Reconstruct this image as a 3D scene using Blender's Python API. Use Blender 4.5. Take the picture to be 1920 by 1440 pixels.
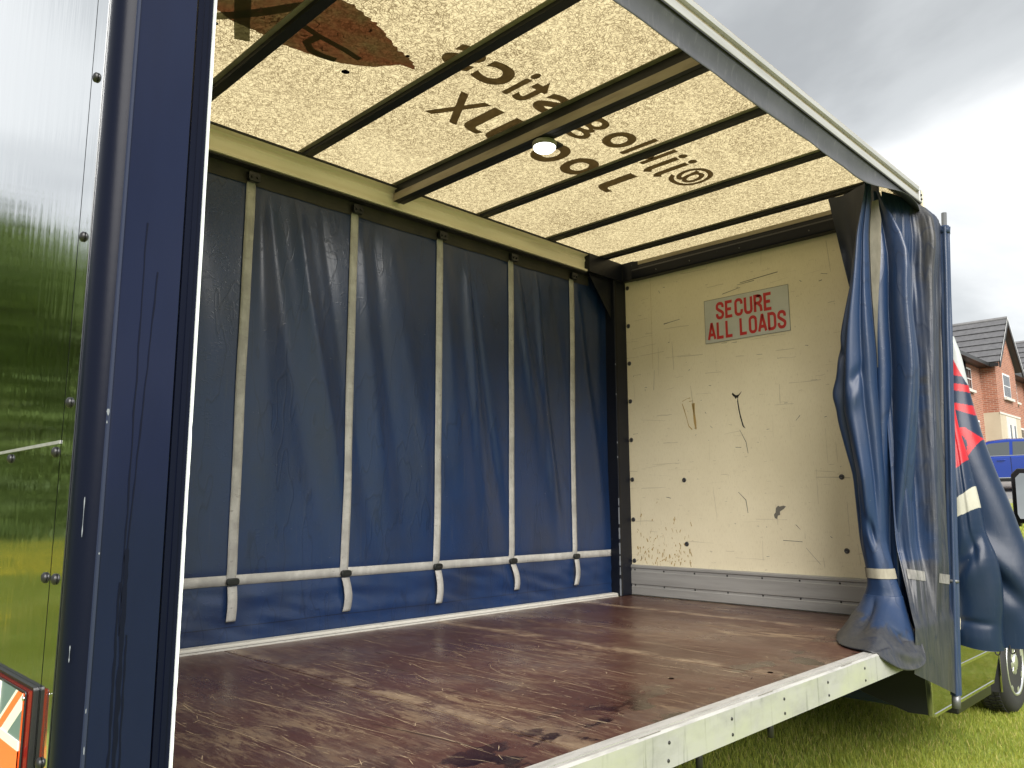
import bpy, bmesh, math, random
from mathutils import Vector, Matrix, noise as mnoise

# ------------------------------------------------------------------ clear
for o in list(bpy.data.objects):
    bpy.data.objects.remove(o)
SC = bpy.context.scene
COL = SC.collection
random.seed(7)
R = math.radians

# ------------------------------------------------------------------ camera
# axes: x = towards the truck's front, y = across (0 open near side, 2.1 far side), z = up, load floor at z = 0
YAW, PITCH, ROLL = 0.781601, 0.152231, -0.003411
fw = Vector((math.cos(PITCH)*math.cos(YAW), math.cos(PITCH)*math.sin(YAW), math.sin(PITCH)))
rt = Vector((math.sin(YAW), -math.cos(YAW), 0))
up = rt.cross(fw)
rt2 = math.cos(ROLL)*rt + math.sin(ROLL)*up
up2 = -math.sin(ROLL)*rt + math.cos(ROLL)*up
cam = bpy.data.cameras.new('camera')
cam.sensor_width = 36.0
cam.lens = 36.0*1474.69/1920.0
cam.clip_start = 0.05
cam.clip_end = 2000
camo = bpy.data.objects.new('camera', cam)
COL.objects.link(camo)
m3 = Matrix((rt2, up2, -fw)).transposed()
camo.matrix_world = Matrix.Translation((-4.5421, -1.3069, 0.6162)) @ m3.to_4x4()
SC.camera = camo

# ------------------------------------------------------------------ world, sun, exposure
SUN_EL, SUN_AZ = R(37), R(236)      # azimuth of the sun in the xy plane, from +x
W = bpy.data.worlds.new('World')
SC.world = W
W.use_nodes = True
nt = W.node_tree
for n in list(nt.nodes):
    nt.nodes.remove(n)
N, L = nt.nodes.new, nt.links.new
wo = N('ShaderNodeOutputWorld')
bg = N('ShaderNodeBackground')
sky = N('ShaderNodeTexSky')
sky.sky_type = 'NISHITA'
sky.sun_disc = False
sky.sun_elevation = SUN_EL
sky.sun_rotation = R(90) - SUN_AZ
tc = N('ShaderNodeTexCoord')
sep = N('ShaderNodeSeparateXYZ'); L(tc.outputs['Generated'], sep.inputs[0])
zz = N('ShaderNodeMath'); zz.operation = 'MAXIMUM'; L(sep.outputs['Z'], zz.inputs[0]); zz.inputs[1].default_value = 0.0
za = N('ShaderNodeMath'); za.operation = 'ADD'; L(zz.outputs[0], za.inputs[0]); za.inputs[1].default_value = 0.28
dv = N('ShaderNodeVectorMath'); dv.operation = 'DIVIDE'
cz = N('ShaderNodeCombineXYZ')
for k in range(3):
    L(za.outputs[0], cz.inputs[k])
L(tc.outputs['Generated'], dv.inputs[0]); L(cz.outputs[0], dv.inputs[1])
n1 = N('ShaderNodeTexNoise'); n1.inputs['Scale'].default_value = 1.25; n1.inputs['Detail'].default_value = 7; n1.inputs['Roughness'].default_value = 0.52; n1.inputs['Distortion'].default_value = 0.25
L(dv.outputs[0], n1.inputs['Vector'])
cr = N('ShaderNodeValToRGB')
cr.color_ramp.interpolation = 'EASE'
e = cr.color_ramp.elements
e[0].position, e[0].color = 0.30, (0.36, 0.375, 0.385, 1)
e[1].position, e[1].color = 0.68, (0.80, 0.815, 0.82, 1)
x_ = e.new(0.47); x_.color = (0.52, 0.54, 0.55, 1)
L(n1.outputs['Fac'], cr.inputs[0])
sm = N('ShaderNodeVectorMath'); sm.operation = 'SCALE'; sm.inputs['Scale'].default_value = 0.10
L(sky.outputs[0], sm.inputs[0])
mx = N('ShaderNodeMix'); mx.data_type = 'RGBA'; mx.inputs[0].default_value = 0.93
L(sm.outputs[0], mx.inputs[6]); L(cr.outputs[0], mx.inputs[7])
L(mx.outputs[2], bg.inputs['Color'])
bg.inputs['Strength'].default_value = 0.70
L(bg.outputs[0], wo.inputs['Surface'])

sl = bpy.data.lights.new('sun', 'SUN')
sl.energy = 3.8
sl.angle = R(48)
sl.color = (1.0, 0.96, 0.9)
so = bpy.data.objects.new('sun', sl)
COL.objects.link(so)
sd = Vector((math.cos(SUN_EL)*math.cos(SUN_AZ), math.cos(SUN_EL)*math.sin(SUN_AZ), math.sin(SUN_EL)))
so.rotation_euler = (-sd).to_track_quat('-Z', 'Y').to_euler()
so.location = (0, 0, 30)

SC.view_settings.view_transform = 'Standard'
SC.view_settings.look = 'None'
SC.view_settings.exposure = 1.0
SC.view_settings.gamma = 1.0
SC.view_settings.use_curve_mapping = False
SC.render.engine = 'CYCLES'
SC.cycles.use_denoising = True
SC.cycles.max_bounces = 10
SC.cycles.transmission_bounces = 6
SC.cycles.diffuse_bounces = 5

# ------------------------------------------------------------------ helpers
def link(o, parent=None):
    COL.objects.link(o)
    if parent is not None:
        o.parent = parent
    return o

def tag(o, label=None, cat=None, group=None, kind=None):
    if label: o['label'] = label
    if cat: o['category'] = cat
    if group: o['group'] = group
    if kind: o['kind'] = kind
    return o

def empty(name, loc=(0, 0, 0), **k):
    o = bpy.data.objects.new(name, None)
    o.location = loc
    o.empty_display_size = 0.2
    return tag(link(o), **k)

def mk(name, verts, faces, mat, parent=None, smooth=False, bevel=0, loc=None, seg=2):
    me = bpy.data.meshes.new(name)
    root = parent
    while root is not None and root.parent is not None:
        root = root.parent
    if root is not None and loc is None:
        pl = root.location
        verts = [(v[0]-pl[0], v[1]-pl[1], v[2]-pl[2]) for v in verts]
    me.from_pydata([tuple(v) for v in verts], [], faces)
    me.validate()
    bm = bmesh.new(); bm.from_mesh(me)
    bmesh.ops.recalc_face_normals(bm, faces=bm.faces)
    bm.to_mesh(me); bm.free()
    if isinstance(mat, (list, tuple)):
        for m in mat: me.materials.append(m)
    else:
        me.materials.append(mat)
    if smooth:
        for p in me.polygons: p.use_smooth = True
    o = bpy.data.objects.new(name, me)
    link(o, parent)
    if bevel:
        b = o.modifiers.new('bevel', 'BEVEL'); b.width = bevel; b.segments = seg; b.limit_method = 'ANGLE'; b.angle_limit = R(35)
        for p in me.polygons: p.use_smooth = True
        try:
            w = o.modifiers.new('wn', 'WEIGHTED_NORMAL'); w.keep_sharp = False
        except Exception:
            pass
    if loc is not None: o.location = loc
    return o

def box(name, x0, x1, y0, y1, z0, z1, mat, parent=None, bevel=0.0):
    v = [(x, y, z) for x in (x0, x1) for y in (y0, y1) for z in (z0, z1)]
    f = [(0, 1, 3, 2), (4, 6, 7, 5), (0, 4, 5, 1), (2, 3, 7, 6), (0, 2, 6, 4), (1, 5, 7, 3)]
    return mk(name, v, f, mat, parent, bevel=bevel)

def prism(name, poly, axis, a, b, mat, parent=None, bevel=0.0, smooth=False):
    """poly: 2-D outline in the plane across `axis`; extruded from a to b along it"""
    def P(p, t):
        if axis == 'x': return (t, p[0], p[1])
        if axis == 'y': return (p[0], t, p[1])
        return (p[0], p[1], t)
    n = len(poly)
    v = [P(p, a) for p in poly] + [P(p, b) for p in poly]
    f = [tuple(range(n)), tuple(range(2*n-1, n-1, -1))] + [(i, (i+1) % n, n+(i+1) % n, n+i) for i in range(n)]
    return mk(name, v, f, mat, parent, bevel=bevel, smooth=smooth)

def cyl(name, p0, p1, r, mat, parent=None, n=16, r1=None, smooth=True):
    p0, p1 = Vector(p0), Vector(p1)
    if r1 is None: r1 = r
    d = (p1-p0).normalized()
    a = d.orthogonal().normalized(); b = d.cross(a)
    v = []
    for p, q in ((p0, r), (p1, r1)):
        for i in range(n):
            t = 2*math.pi*i/n
            v.append(p + a*math.cos(t)*q + b*math.sin(t)*q)
    f = [(i, (i+1) % n, n+(i+1) % n, n+i) for i in range(n)] + [tuple(range(n)), tuple(range(2*n-1, n-1, -1))]
    o = mk(name, v, f, mat, parent)
    if smooth:
        for p in o.data.polygons:
            if len(p.vertices) == 4: p.use_smooth = True
    return o

def lathe(name, prof, c, axis, mat, parent=None, n=24):
    """prof: list of (radius, offset along axis); axis is a unit vector"""
    c, ax = Vector(c), Vector(axis).normalized()
    a = ax.orthogonal().normalized(); b = ax.cross(a)
    v = []
    for r, h in prof:
        for i in range(n):
            t = 2*math.pi*i/n
            v.append(c + ax*h + (a*math.cos(t)+b*math.sin(t))*r)
    f = []
    for j in range(len(prof)-1):
        for i in range(n):
            f.append((j*n+i, j*n+(i+1) % n, (j+1)*n+(i+1) % n, (j+1)*n+i))
    if prof[0][0] > 1e-4: f.append(tuple(range(n)))
    if prof[-1][0] > 1e-4: f.append(tuple(range(len(prof)*n-1, (len(prof)-1)*n-1, -1)))
    return mk(name, v, f, mat, parent, smooth=True)

def grid(name, fn, nu, nv, mat, parent=None, closed=False, smooth=True, colfn=None, solid=0):
    v = [fn(i/(nu if closed else nu-1), j/(nv-1)) for j in range(nv) for i in range(nu)]
    f = []
    for j in range(nv-1):
        for i in range(nu if closed else nu-1):
            k = (i+1) % nu
            f.append((j*nu+i, j*nu+k, (j+1)*nu+k, (j+1)*nu+i))
    o = mk(name, v, f, mat, parent, smooth=smooth)
    if colfn:
        at = o.data.color_attributes.new('Col', 'FLOAT_COLOR', 'POINT')
        for idx in range(len(v)):
            i, j = idx % nu, idx // nu
            c = colfn(i/(nu if closed else nu-1), j/(nv-1), v[idx])
            at.data[idx].color = (c[0], c[1], c[2], 1)
    if solid:
        s = o.modifiers.new('thickness', 'SOLIDIFY'); s.thickness = solid; s.offset = 0
    return o

def copy_obj(o, parent=None, loc=None):
    c = o.copy(); COL.objects.link(c); c.parent = parent
    if loc is not None: c.location = loc
    return c

def interp(tab, z):
    """tab: list of (value, z) in any order; linear (smoothed) in z"""
    t = sorted(tab, key=lambda a: a[1])
    if z <= t[0][1]: return t[0][0]
    if z >= t[-1][1]: return t[-1][0]
    for a, b in zip(t, t[1:]):
        if a[1] <= z <= b[1]:
            k = (z-a[1])/max(1e-6, b[1]-a[1])
            return a[0]+(b[0]-a[0])*k
def sinterp(tab, z, h=0.05):
    return (interp(tab, z-h)+2*interp(tab, z)+interp(tab, z+h))/4
def nz(x, y=0., z=0.):
    return mnoise.noise(Vector((x, y, z)))
def sstep(a, b, x):
    t = max(0., min(1., (x-a)/(b-a))); return t*t*(3-2*t)

# ------------------------------------------------------------------ materials
MATS = {}
def mat(name, col, rough=0.5, metal=0.0, spec=0.5, coat=0.0, var=None, bump=None, rvar=None, scale=(1, 1, 1), emit=None, var2=None, speck=None):
    """var=(noise scale, second colour, contrast lo, hi); bump=(scale, strength, distance); all in object space.
    var2: a second layer like var, with its own vector scale at [4]; speck=(scale, colour, threshold)"""
    m = bpy.data.materials.new(name); m.use_nodes = True
    t = m.node_tree; N, L = t.nodes.new, t.links.new
    b = t.nodes['Principled BSDF']
    b.inputs['Base Color'].default_value = (*col, 1)
    b.inputs['Roughness'].default_value = rough
    b.inputs['Metallic'].default_value = metal
    b.inputs['Specular IOR Level'].default_value = spec
    b.inputs['Coat Weight'].default_value = coat
    b.inputs['Coat Roughness'].default_value = 0.05
    tc = N('ShaderNodeTexCoord')
    def vec(s):
        mp = N('ShaderNodeMapping'); mp.inputs['Scale'].default_value = s
        L(tc.outputs['Object'], mp.inputs['Vector']); return mp.outputs[0]
    base = None
    def layer(base, v, s):
        n = N('ShaderNodeTexNoise'); n.inputs['Scale'].default_value = v[0]; n.inputs['Detail'].default_value = 6; n.inputs['Roughness'].default_value = 0.62
        L(vec(s), n.inputs['Vector'])
        r = N('ShaderNodeMapRange'); r.inputs[1].default_value = v[2]; r.inputs[2].default_value = v[3]
        L(n.outputs['Fac'], r.inputs[0])
        x = N('ShaderNodeMix'); x.data_type = 'RGBA'
        L(r.outputs[0], x.inputs[0])
        if base is None: x.inputs[6].default_value = (*col, 1)
        else: L(base, x.inputs[6])
        x.inputs[7].default_value = (*v[1], 1)
        return x.outputs[2]
    if var: base = layer(base, var, scale)
    for v in (var2 or []):
        base = layer(base, v, v[4])
    if speck:
        vo = N('ShaderNodeTexVoronoi'); vo.inputs['Scale'].default_value = speck[0]
        L(vec(scale), vo.inputs['Vector'])
        r = N('ShaderNodeMath'); r.operation = 'LESS_THAN'; r.inputs[1].default_value = speck[2]
        L(vo.outputs['Distance'], r.inputs[0])
        x = N('ShaderNodeMix'); x.data_type = 'RGBA'
        L(r.outputs[0], x.inputs[0])
        if base is None: x.inputs[6].default_value = (*col, 1)
        else: L(base, x.inputs[6])
        x.inputs[7].default_value = (*speck[1], 1)
        base = x.outputs[2]
    if base is not None: L(base, b.inputs['Base Color'])
    if rvar:
        n = N('ShaderNodeTexNoise'); n.inputs['Scale'].default_value = rvar[0]; n.inputs['Detail'].default_value = 5
        L(vec(scale), n.inputs['Vector'])
        r = N('ShaderNodeMapRange'); r.inputs[1].default_value = 0.3; r.inputs[2].default_value = 0.7
        r.inputs[3].default_value = rvar[1]; r.inputs[4].default_value = rvar[2]
        L(n.outputs['Fac'], r.inputs[0]); L(r.outputs[0], b.inputs['Roughness'])
    if bump:
        n = N('ShaderNodeTexNoise'); n.inputs['Scale'].default_value = bump[0]; n.inputs['Detail'].default_value = 4
        L(vec(bump[3] if len(bump) > 3 else scale), n.inputs['Vector'])
        bp = N('ShaderNodeBump'); bp.inputs['Strength'].default_value = bump[1]; bp.inputs['Distance'].default_value = bump[2]
        L(n.outputs['Fac'], bp.inputs['Height']); L(bp.outputs[0], b.inputs['Normal'])
        if coat: L(bp.outputs[0], b.inputs['Coat Normal'])
    if emit:
        b.inputs['Emission Color'].default_value = (*emit[0], 1); b.inputs['Emission Strength'].default_value = emit[1]
    MATS[name] = m
    return m

NAVY = (0.0028, 0.0055, 0.022)
M_post = mat('navy gloss paint', NAVY, 0.16, spec=0.3, coat=0.05, var=(2.2, (0.0045, 0.009, 0.034), 0.35, 0.65), bump=(30, 0.03, 0.01), scale=(1, 1, 0.25))
M_postdark = mat('near-black navy', (0.003, 0.0045, 0.013), 0.32, spec=.12, bump=(60, 0.03, 0.005))
M_stain = mat('dried water run', (0.0018, 0.003, 0.012), 0.28, spec=.22)
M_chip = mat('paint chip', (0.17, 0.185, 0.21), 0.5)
M_seal = mat('white seal lip', (0.72, 0.76, 0.78), 0.4, var=(14, (0.5, 0.52, 0.52), 0.55, 0.75))
M_mirrorpanel = mat('polished silver panel', (0.68, 0.70, 0.715), 0.08, metal=1.0, bump=(6, 0.028, 0.03, (1, 4, 0.6)), rvar=(9, 0.045, 0.10), scale=(1, 5, 0.25))
M_blackplastic = mat('black plastic', (0.012, 0.012, 0.013), 0.35)
M_rubber = mat('black rubber', (0.016, 0.016, 0.017), 0.7, bump=(90, 0.1, 0.003))
M_rivet = mat('rivet steel', (0.10, 0.10, 0.105), 0.35, metal=0.8)
M_screw = mat('dark screw', (0.03, 0.03, 0.03), 0.5, metal=0.5)
M_redlens = mat('dark red lens', (0.16, 0.012, 0.008), 0.12, coat=0.5)
M_orangelens = mat('orange lens', (0.75, 0.09, 0.015), 0.2, coat=0.3)
M_orange = mat('orange print', (0.85, 0.19, 0.05), 0.35)
M_creamprint = mat('cream print', (0.80, 0.80, 0.68), 0.35)
M_tealprint = mat('teal print', (0.13, 0.20, 0.20), 0.35)

M_alu = mat('aluminium', (0.44, 0.44, 0.43), 0.4, metal=0.4, var=(6, (0.33, 0.33, 0.31), 0.4, 0.75), scale=(0.4, 6, 6), bump=(40, 0.05, 0.003))
M_railside = mat('stained aluminium side rail', (0.34, 0.345, 0.325), 0.55, metal=0.15, var=(5, (0.23, 0.235, 0.21), 0.45, 0.75), scale=(1, 3, 2.5),
                 var2=[(30, (0.13, 0.14, 0.12), 0.58, 0.72, (1.6, 1, 0.10)), (3, (0.36, 0.38, 0.28), 0.45, 0.70, (1, 1, 1.5))], bump=(50, 0.06, 0.003))
M_railtop = mat('worn aluminium rail top', (0.42, 0.415, 0.40), 0.5, metal=0.2, var=(12, (0.28, 0.275, 0.26), 0.45, 0.7), scale=(0.6, 3, 3))
M_cream = mat('cream painted aluminium', (0.80, 0.75, 0.62), 0.4, var=(4, (0.66, 0.60, 0.47), 0.4, 0.75), scale=(0.4, 6, 6))
M_beam = mat('dull cream side and gap shade', (0.32, 0.275, 0.20), 0.5, var=(9, (0.20, 0.16, 0.11), 0.45, 0.75), scale=(3, 0.5, 3))
M_bow = mat('black roof bow', (0.014, 0.015, 0.015), 0.55, bump=(40, 0.05, 0.003))
M_glue = mat('sealant strip', (0.32, 0.30, 0.22), 0.6, var=(8, (0.2, 0.18, 0.12), 0.4, 0.7))
M_whitestrip = mat('white floor edge strip', (0.52, 0.51, 0.47), 0.5, var=(20, (0.3, 0.28, 0.25), 0.55, 0.75), scale=(1, 4, 4))
M_kick = mat('grey kick plate', (0.36, 0.355, 0.345), 0.5, metal=0.3, var=(4, (0.27, 0.265, 0.255), 0.4, 0.7), scale=(1, 0.4, 6),
             var2=[(40, (0.12, 0.12, 0.12), 0.66, 0.74, (1, 0.2, 3))])
M_bulk = mat('cream bulkhead board', (0.76, 0.69, 0.51), 0.5, var=(1.6, (0.68, 0.61, 0.44), 0.35, 0.7),
             var2=[(22, (0.36, 0.30, 0.20), 0.66, 0.80, (1, 0.8, 3.5)), (55, (0.30, 0.25, 0.17), 0.70, 0.80, (1, 0.5, 3)), (60, (0.52, 0.44, 0.30), 0.55, 0.75, (1, 6, .5))], bump=(70, 0.06, 0.002))
M_scuff = mat('grey scuff', (0.15, 0.14, 0.12), 0.7)
M_faint = mat('faint scuff', (0.50, 0.44, 0.32), 0.6)
M_ochre = mat('ochre glue residue', (0.40, 0.27, 0.09), 0.7)
M_black = mat('black crack', (0.01, 0.009, 0.008), 0.9)
M_signpaper = mat('sign paper', (0.52, 0.53, 0.49), 0.45, var=(5, (0.45, 0.46, 0.42), 0.4, 0.7), var2=[(40, (0.3, 0.31, 0.27), 0.66, 0.76, (1, 0.3, 4))])
M_signred = mat('sign red ink', (0.48, 0.022, 0.022), 0.5)
M_navypost = mat('navy worn post', (0.0035, 0.005, 0.012), 0.4, spec=.3, var=(3, (0.005, 0.006, 0.010), 0.4, 0.7),
                 var2=[(45, (0.16, 0.17, 0.17), 0.70, 0.76, (2.5, 2.5, 0.35))])
M_web = mat('grey webbing strap', (0.44, 0.435, 0.415), 0.8, var=(9, (0.30, 0.295, 0.28), 0.4, 0.72), scale=(3, 3, 1), bump=(120, 0.25, 0.002, (1, 1, 2)),
            var2=[(30, (0.16, 0.155, 0.145), 0.60, 0.74, (1, 1, 2)), (6, (0.30, 0.295, 0.28), 0.45, 0.65, (1, 1, 1.5))])
M_webtan = mat('tan webbing strap', (0.26, 0.24, 0.19), 0.8, var=(9, (0.17, 0.155, 0.12), 0.4, 0.72), scale=(3, 3, 1), bump=(120, 0.2, 0.002))
M_webdirty = mat('dirty webbing', (0.19, 0.185, 0.175), 0.85, var=(16, (0.10, 0.098, 0.094), 0.4, 0.65), scale=(3, 3, .6), bump=(120, 0.2, 0.002))
M_buckle = mat('black buckle', (0.01, 0.012, 0.012), 0.35)
M_hem = mat('grimy curtain hem', (0.045, 0.040, 0.030), 0.75, var=(6, (0.02, 0.021, 0.021), 0.35, 0.7), bump=(60, .1, .003))

def curtain_mat(name, base, grime, rough, print_attr=False, wear=None, spec=.5, crease=0):
    m = bpy.data.materials.new(name); m.use_nodes = True
    t = m.node_tree; N, L = t.nodes.new, t.links.new
    b = t.nodes['Principled BSDF']
    tc = N('ShaderNodeTexCoord')
    def noise(scale, vs, det=6):
        mp = N('ShaderNodeMapping'); mp.inputs['Scale'].default_value = vs; L(tc.outputs['Object'], mp.inputs[0])
        n = N('ShaderNodeTexNoise'); n.inputs['Scale'].default_value = scale; n.inputs['Detail'].default_value = det; n.inputs['Roughness'].default_value = 0.65
        L(mp.outputs[0], n.inputs['Vector']); return n.outputs['Fac']
    def rng(s, a, c, lo=0., hi=1.):
        r = N('ShaderNodeMapRange'); r.inputs[1].default_value = a; r.inputs[2].default_value = c; r.inputs[3].default_value = lo; r.inputs[4].default_value = hi
        L(s, r.inputs[0]); return r.outputs[0]
    def mix(f, a, c):
        x = N('ShaderNodeMix'); x.data_type = 'RGBA'
        L(f, x.inputs[0])
        for s, i in ((a, 6), (c, 7)):
            if isinstance(s, tuple): x.inputs[i].default_value = (*s, 1)
            else: L(s, x.inputs[i])
        return x.outputs[2]
    if print_attr:
        a = N('ShaderNodeAttribute'); a.attribute_name = 'Col'
        c = a.outputs['Color']
    else:
        c = base
    c = mix(rng(noise(2.6, (1, 1, 0.6)), 0.42, 0.72, 0, 0.55), c, grime)
    c = mix(rng(noise(26, (2.2, 2.2, 0.12)), 0.60, 0.78, 0, 0.35), c, tuple(min(1, v*2.2+.02) for v in grime))
    # short pale scuffs
    c = mix(rng(noise(60, (0.7, 1, 1.3), 3), 0.735, 0.76, 0, 0.5), c, (0.34, 0.36, 0.40))
    if wear:
        a2 = N('ShaderNodeAttribute'); a2.attribute_name = 'Col'
        sp = N('ShaderNodeSeparateColor'); L(a2.outputs['Color'], sp.inputs[0])
        wcol = mix(rng(noise(34, (2.2, 2.2, 0.12), 8), 0.36, 0.70), wear[0], wear[1])
        wcol = mix(rng(noise(50, (.4, .4, 3.0), 4), 0.56, 0.66, 0, .5), wcol, wear[1])
        wcol = mix(rng(noise(9, (2, 2, .5)), 0.45, 0.7, 0, .6), wcol, wear[2])
        c = mix(sp.outputs[0], c, wcol)
    L(c, b.inputs['Base Color'])
    L(rng(noise(7, (1, 1, 0.4)), 0.3, 0.7, rough[0], rough[1]), b.inputs['Roughness'])
    b.inputs['Specular IOR Level'].default_value = spec
    bp = N('ShaderNodeBump'); bp.inputs['Strength'].default_value = 0.16; bp.inputs['Distance'].default_value = 0.004
    L(noise(34, (1, 1, 0.45), 5), bp.inputs['Height']); L(bp.outputs[0], b.inputs['Normal'])
    if crease:
        # sharp fold lines: ridged noise, long and mostly upright, plus short cross wrinkles
        def ridge(sc, vs, w):
            q = N('ShaderNodeMath'); q.operation = 'SUBTRACT'; L(noise(sc, vs, 3), q.inputs[0]); q.inputs[1].default_value = .5
            q2 = N('ShaderNodeMath'); q2.operation = 'ABSOLUTE'; L(q.outputs[0], q2.inputs[0])
            return rng(q2.outputs[0], w, 0, 0, 1)
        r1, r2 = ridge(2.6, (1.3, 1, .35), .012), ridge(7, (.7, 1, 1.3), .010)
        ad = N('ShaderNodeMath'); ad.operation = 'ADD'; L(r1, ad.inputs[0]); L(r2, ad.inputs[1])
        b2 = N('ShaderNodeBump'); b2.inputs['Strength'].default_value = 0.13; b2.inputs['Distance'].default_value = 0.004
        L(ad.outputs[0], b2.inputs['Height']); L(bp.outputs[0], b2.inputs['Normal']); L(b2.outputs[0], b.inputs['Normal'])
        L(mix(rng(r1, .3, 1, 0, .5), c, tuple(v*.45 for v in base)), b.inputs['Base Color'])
    return m
M_farsheet = curtain_mat('far curtain vinyl', (0.0075, 0.027, 0.092), (0.020, 0.023, 0.029), (0.28, 0.42), spec=.6, crease=1)
M_sheet = curtain_mat('blue curtain vinyl', (0.009, 0.025, 0.070), (0.020, 0.027, 0.042), (0.30, 0.44), crease=1)
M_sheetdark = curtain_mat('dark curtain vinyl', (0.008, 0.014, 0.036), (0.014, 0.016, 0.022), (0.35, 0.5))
M_sheetworn = curtain_mat('worn curtain vinyl', (0.009, 0.025, 0.070), (0.020, 0.027, 0.042), (0.36, 0.50), spec=.4, crease=1, wear=((0.018, 0.019, 0.022), (0.052, 0.050, 0.047), (0.010, 0.013, 0.021)))
M_print = curtain_mat('printed curtain vinyl', (0, 0, 0), (0.012, 0.02, 0.035), (0.26, 0.42), print_attr=True, spec=.28)
M_valance = mat('grey valance vinyl', (0.060, 0.062, 0.068), 0.5, var=(5, (0.04, 0.042, 0.048), 0.4, 0.7), scale=(1, 1, 1), var2=[(30, (0.10, 0.10, 0.105), 0.55, 0.75, (1.5, 1, 0.3))], bump=(30, 0.08, 0.003))

# translucent fibreglass roof
def roof_mat():
    m = bpy.data.materials.new('translucent fibreglass'); m.use_nodes = True
    t = m.node_tree; N, L = t.nodes.new, t.links.new
    t.nodes.remove(t.nodes['Principled BSDF'])
    out = t.nodes['Material Output']
    tc = N('ShaderNodeTexCoord')
    acc = None
    for k in range(5):
        mp = N('ShaderNodeMapping')
        mp.inputs['Rotation'].default_value = (0, 0, R(36*k+11)); mp.inputs['Location'].default_value = (k*3.1, k*1.7, 0)
        # rotate, then stretch: two mapping nodes
        mp2 = N('ShaderNodeMapping'); mp2.inputs['Scale'].default_value = (33, 235, 1)
        L(tc.outputs['Object'], mp.inputs[0]); L(mp.outputs[0], mp2.inputs[0])
        n = N('ShaderNodeTexNoise'); n.inputs['Scale'].default_value = 1.0; n.inputs['Detail'].default_value = 1.5
        L(mp2.outputs[0], n.inputs['Vector'])
        r = N('ShaderNodeMapRange'); r.inputs[1].default_value = 0.565; r.inputs[2].default_value = 0.64
        L(n.outputs['Fac'], r.inputs[0])
        if acc is None: acc = r.outputs[0]
        else:
            a = N('ShaderNodeMath'); a.operation = 'MAXIMUM'; L(acc, a.inputs[0]); L(r.outputs[0], a.inputs[1]); acc = a.outputs[0]
    n = N('ShaderNodeTexNoise'); n.inputs['Scale'].default_value = 2.2; n.inputs['Detail'].default_value = 8; n.inputs['Roughness'].default_value = .65
    L(tc.outputs['Object'], n.inputs['Vector'])
    r = N('ShaderNodeMapRange'); r.inputs[1].default_value = 0.35; r.inputs[2].default_value = 0.7; r.inputs[3].default_value = 0.68; r.inputs[4].default_value = 0.98
    L(n.outputs['Fac'], r.inputs[0])
    f = N('ShaderNodeMath'); f.operation = 'MULTIPLY'; L(acc, f.inputs[0]); L(r.outputs[0], f.inputs[1])
    x0 = N('ShaderNodeMix'); x0.data_type = 'RGBA'; x0.inputs[6].default_value = (0.66, 0.57, 0.345, 1); x0.inputs[7].default_value = (0.60, 0.505, 0.295, 1)
    L(r.outputs[0], x0.inputs[0])
    mps = N('ShaderNodeMapping'); mps.inputs['Scale'].default_value = (1.1, 2.6, 1); L(tc.outputs['Object'], mps.inputs[0])
    ns = N('ShaderNodeTexNoise'); ns.inputs['Scale'].default_value = 1.3; ns.inputs['Detail'].default_value = 9; ns.inputs['Roughness'].default_value = .7; L(mps.outputs[0], ns.inputs['Vector'])
    rs = N('ShaderNodeMapRange'); rs.inputs[1].default_value = .5; rs.inputs[2].default_value = .72; rs.inputs[4].default_value = .32; L(ns.outputs['Fac'], rs.inputs[0])
    xs = N('ShaderNodeMix'); xs.data_type = 'RGBA'; xs.inputs[7].default_value = (0.40, 0.32, 0.18, 1); L(rs.outputs[0], xs.inputs[0]); L(x0.outputs[2], xs.inputs[6])
    x = N('ShaderNodeMix'); x.data_type = 'RGBA'; x.inputs[7].default_value = (0.125, 0.088, 0.038, 1)
    L(xs.outputs[2], x.inputs[6])
    L(f.outputs[0], x.inputs[0])
    tr = N('ShaderNodeBsdfTranslucent'); df = N('ShaderNodeBsdfDiffuse'); gl = N('ShaderNodeBsdfGlossy'); gl.inputs['Roughness'].default_value = 0.35
    L(x.outputs[2], tr.inputs[0]); L(x.outputs[2], df.inputs[0])
    s = N('ShaderNodeMixShader'); s.inputs[0].default_value = 0.13
    L(tr.outputs[0], s.inputs[1]); L(df.outputs[0], s.inputs[2])
    s2 = N('ShaderNodeMixShader'); s2.inputs[0].default_value = 0.03
    L(s.outputs[0], s2.inputs[1]); L(gl.outputs[0], s2.inputs[2])
    L(s2.outputs[0], out.inputs[0])
    return m
M_roof = roof_mat()
def film_mat(name, col, trans, var=None):
    m = bpy.data.materials.new(name); m.use_nodes = True
    t = m.node_tree; N, L = t.nodes.new, t.links.new
    t.nodes.remove(t.nodes['Principled BSDF'])
    tr = N('ShaderNodeBsdfTranslucent'); df = N('ShaderNodeBsdfDiffuse')
    tr.inputs[0].default_value = (*trans, 1); df.inputs[0].default_value = (*col, 1)
    if var:
        tc = N('ShaderNodeTexCoord'); n = N('ShaderNodeTexNoise'); n.inputs['Scale'].default_value = var[0]; n.inputs['Detail'].default_value = 4
        L(tc.outputs['Object'], n.inputs['Vector'])
        r = N('ShaderNodeMapRange'); r.inputs[1].default_value = var[2]; r.inputs[2].default_value = var[3]; L(n.outputs['Fac'], r.inputs[0])
        x = N('ShaderNodeMix'); x.data_type = 'RGBA'; x.inputs[6].default_value = (*trans, 1); x.inputs[7].default_value = (*var[1], 1)
        L(r.outputs[0], x.inputs[0]); L(x.outputs[2], tr.inputs[0])
    a = N('ShaderNodeAddShader'); L(tr.outputs[0], a.inputs[0]); L(df.outputs[0], a.inputs[1])
    L(a.outputs[0], t.nodes['Material Output'].inputs[0])
    return m
M_letter = film_mat('brown lettering film', (0.05, 0.038, 0.022), (0.085, 0.063, 0.036))
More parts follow.
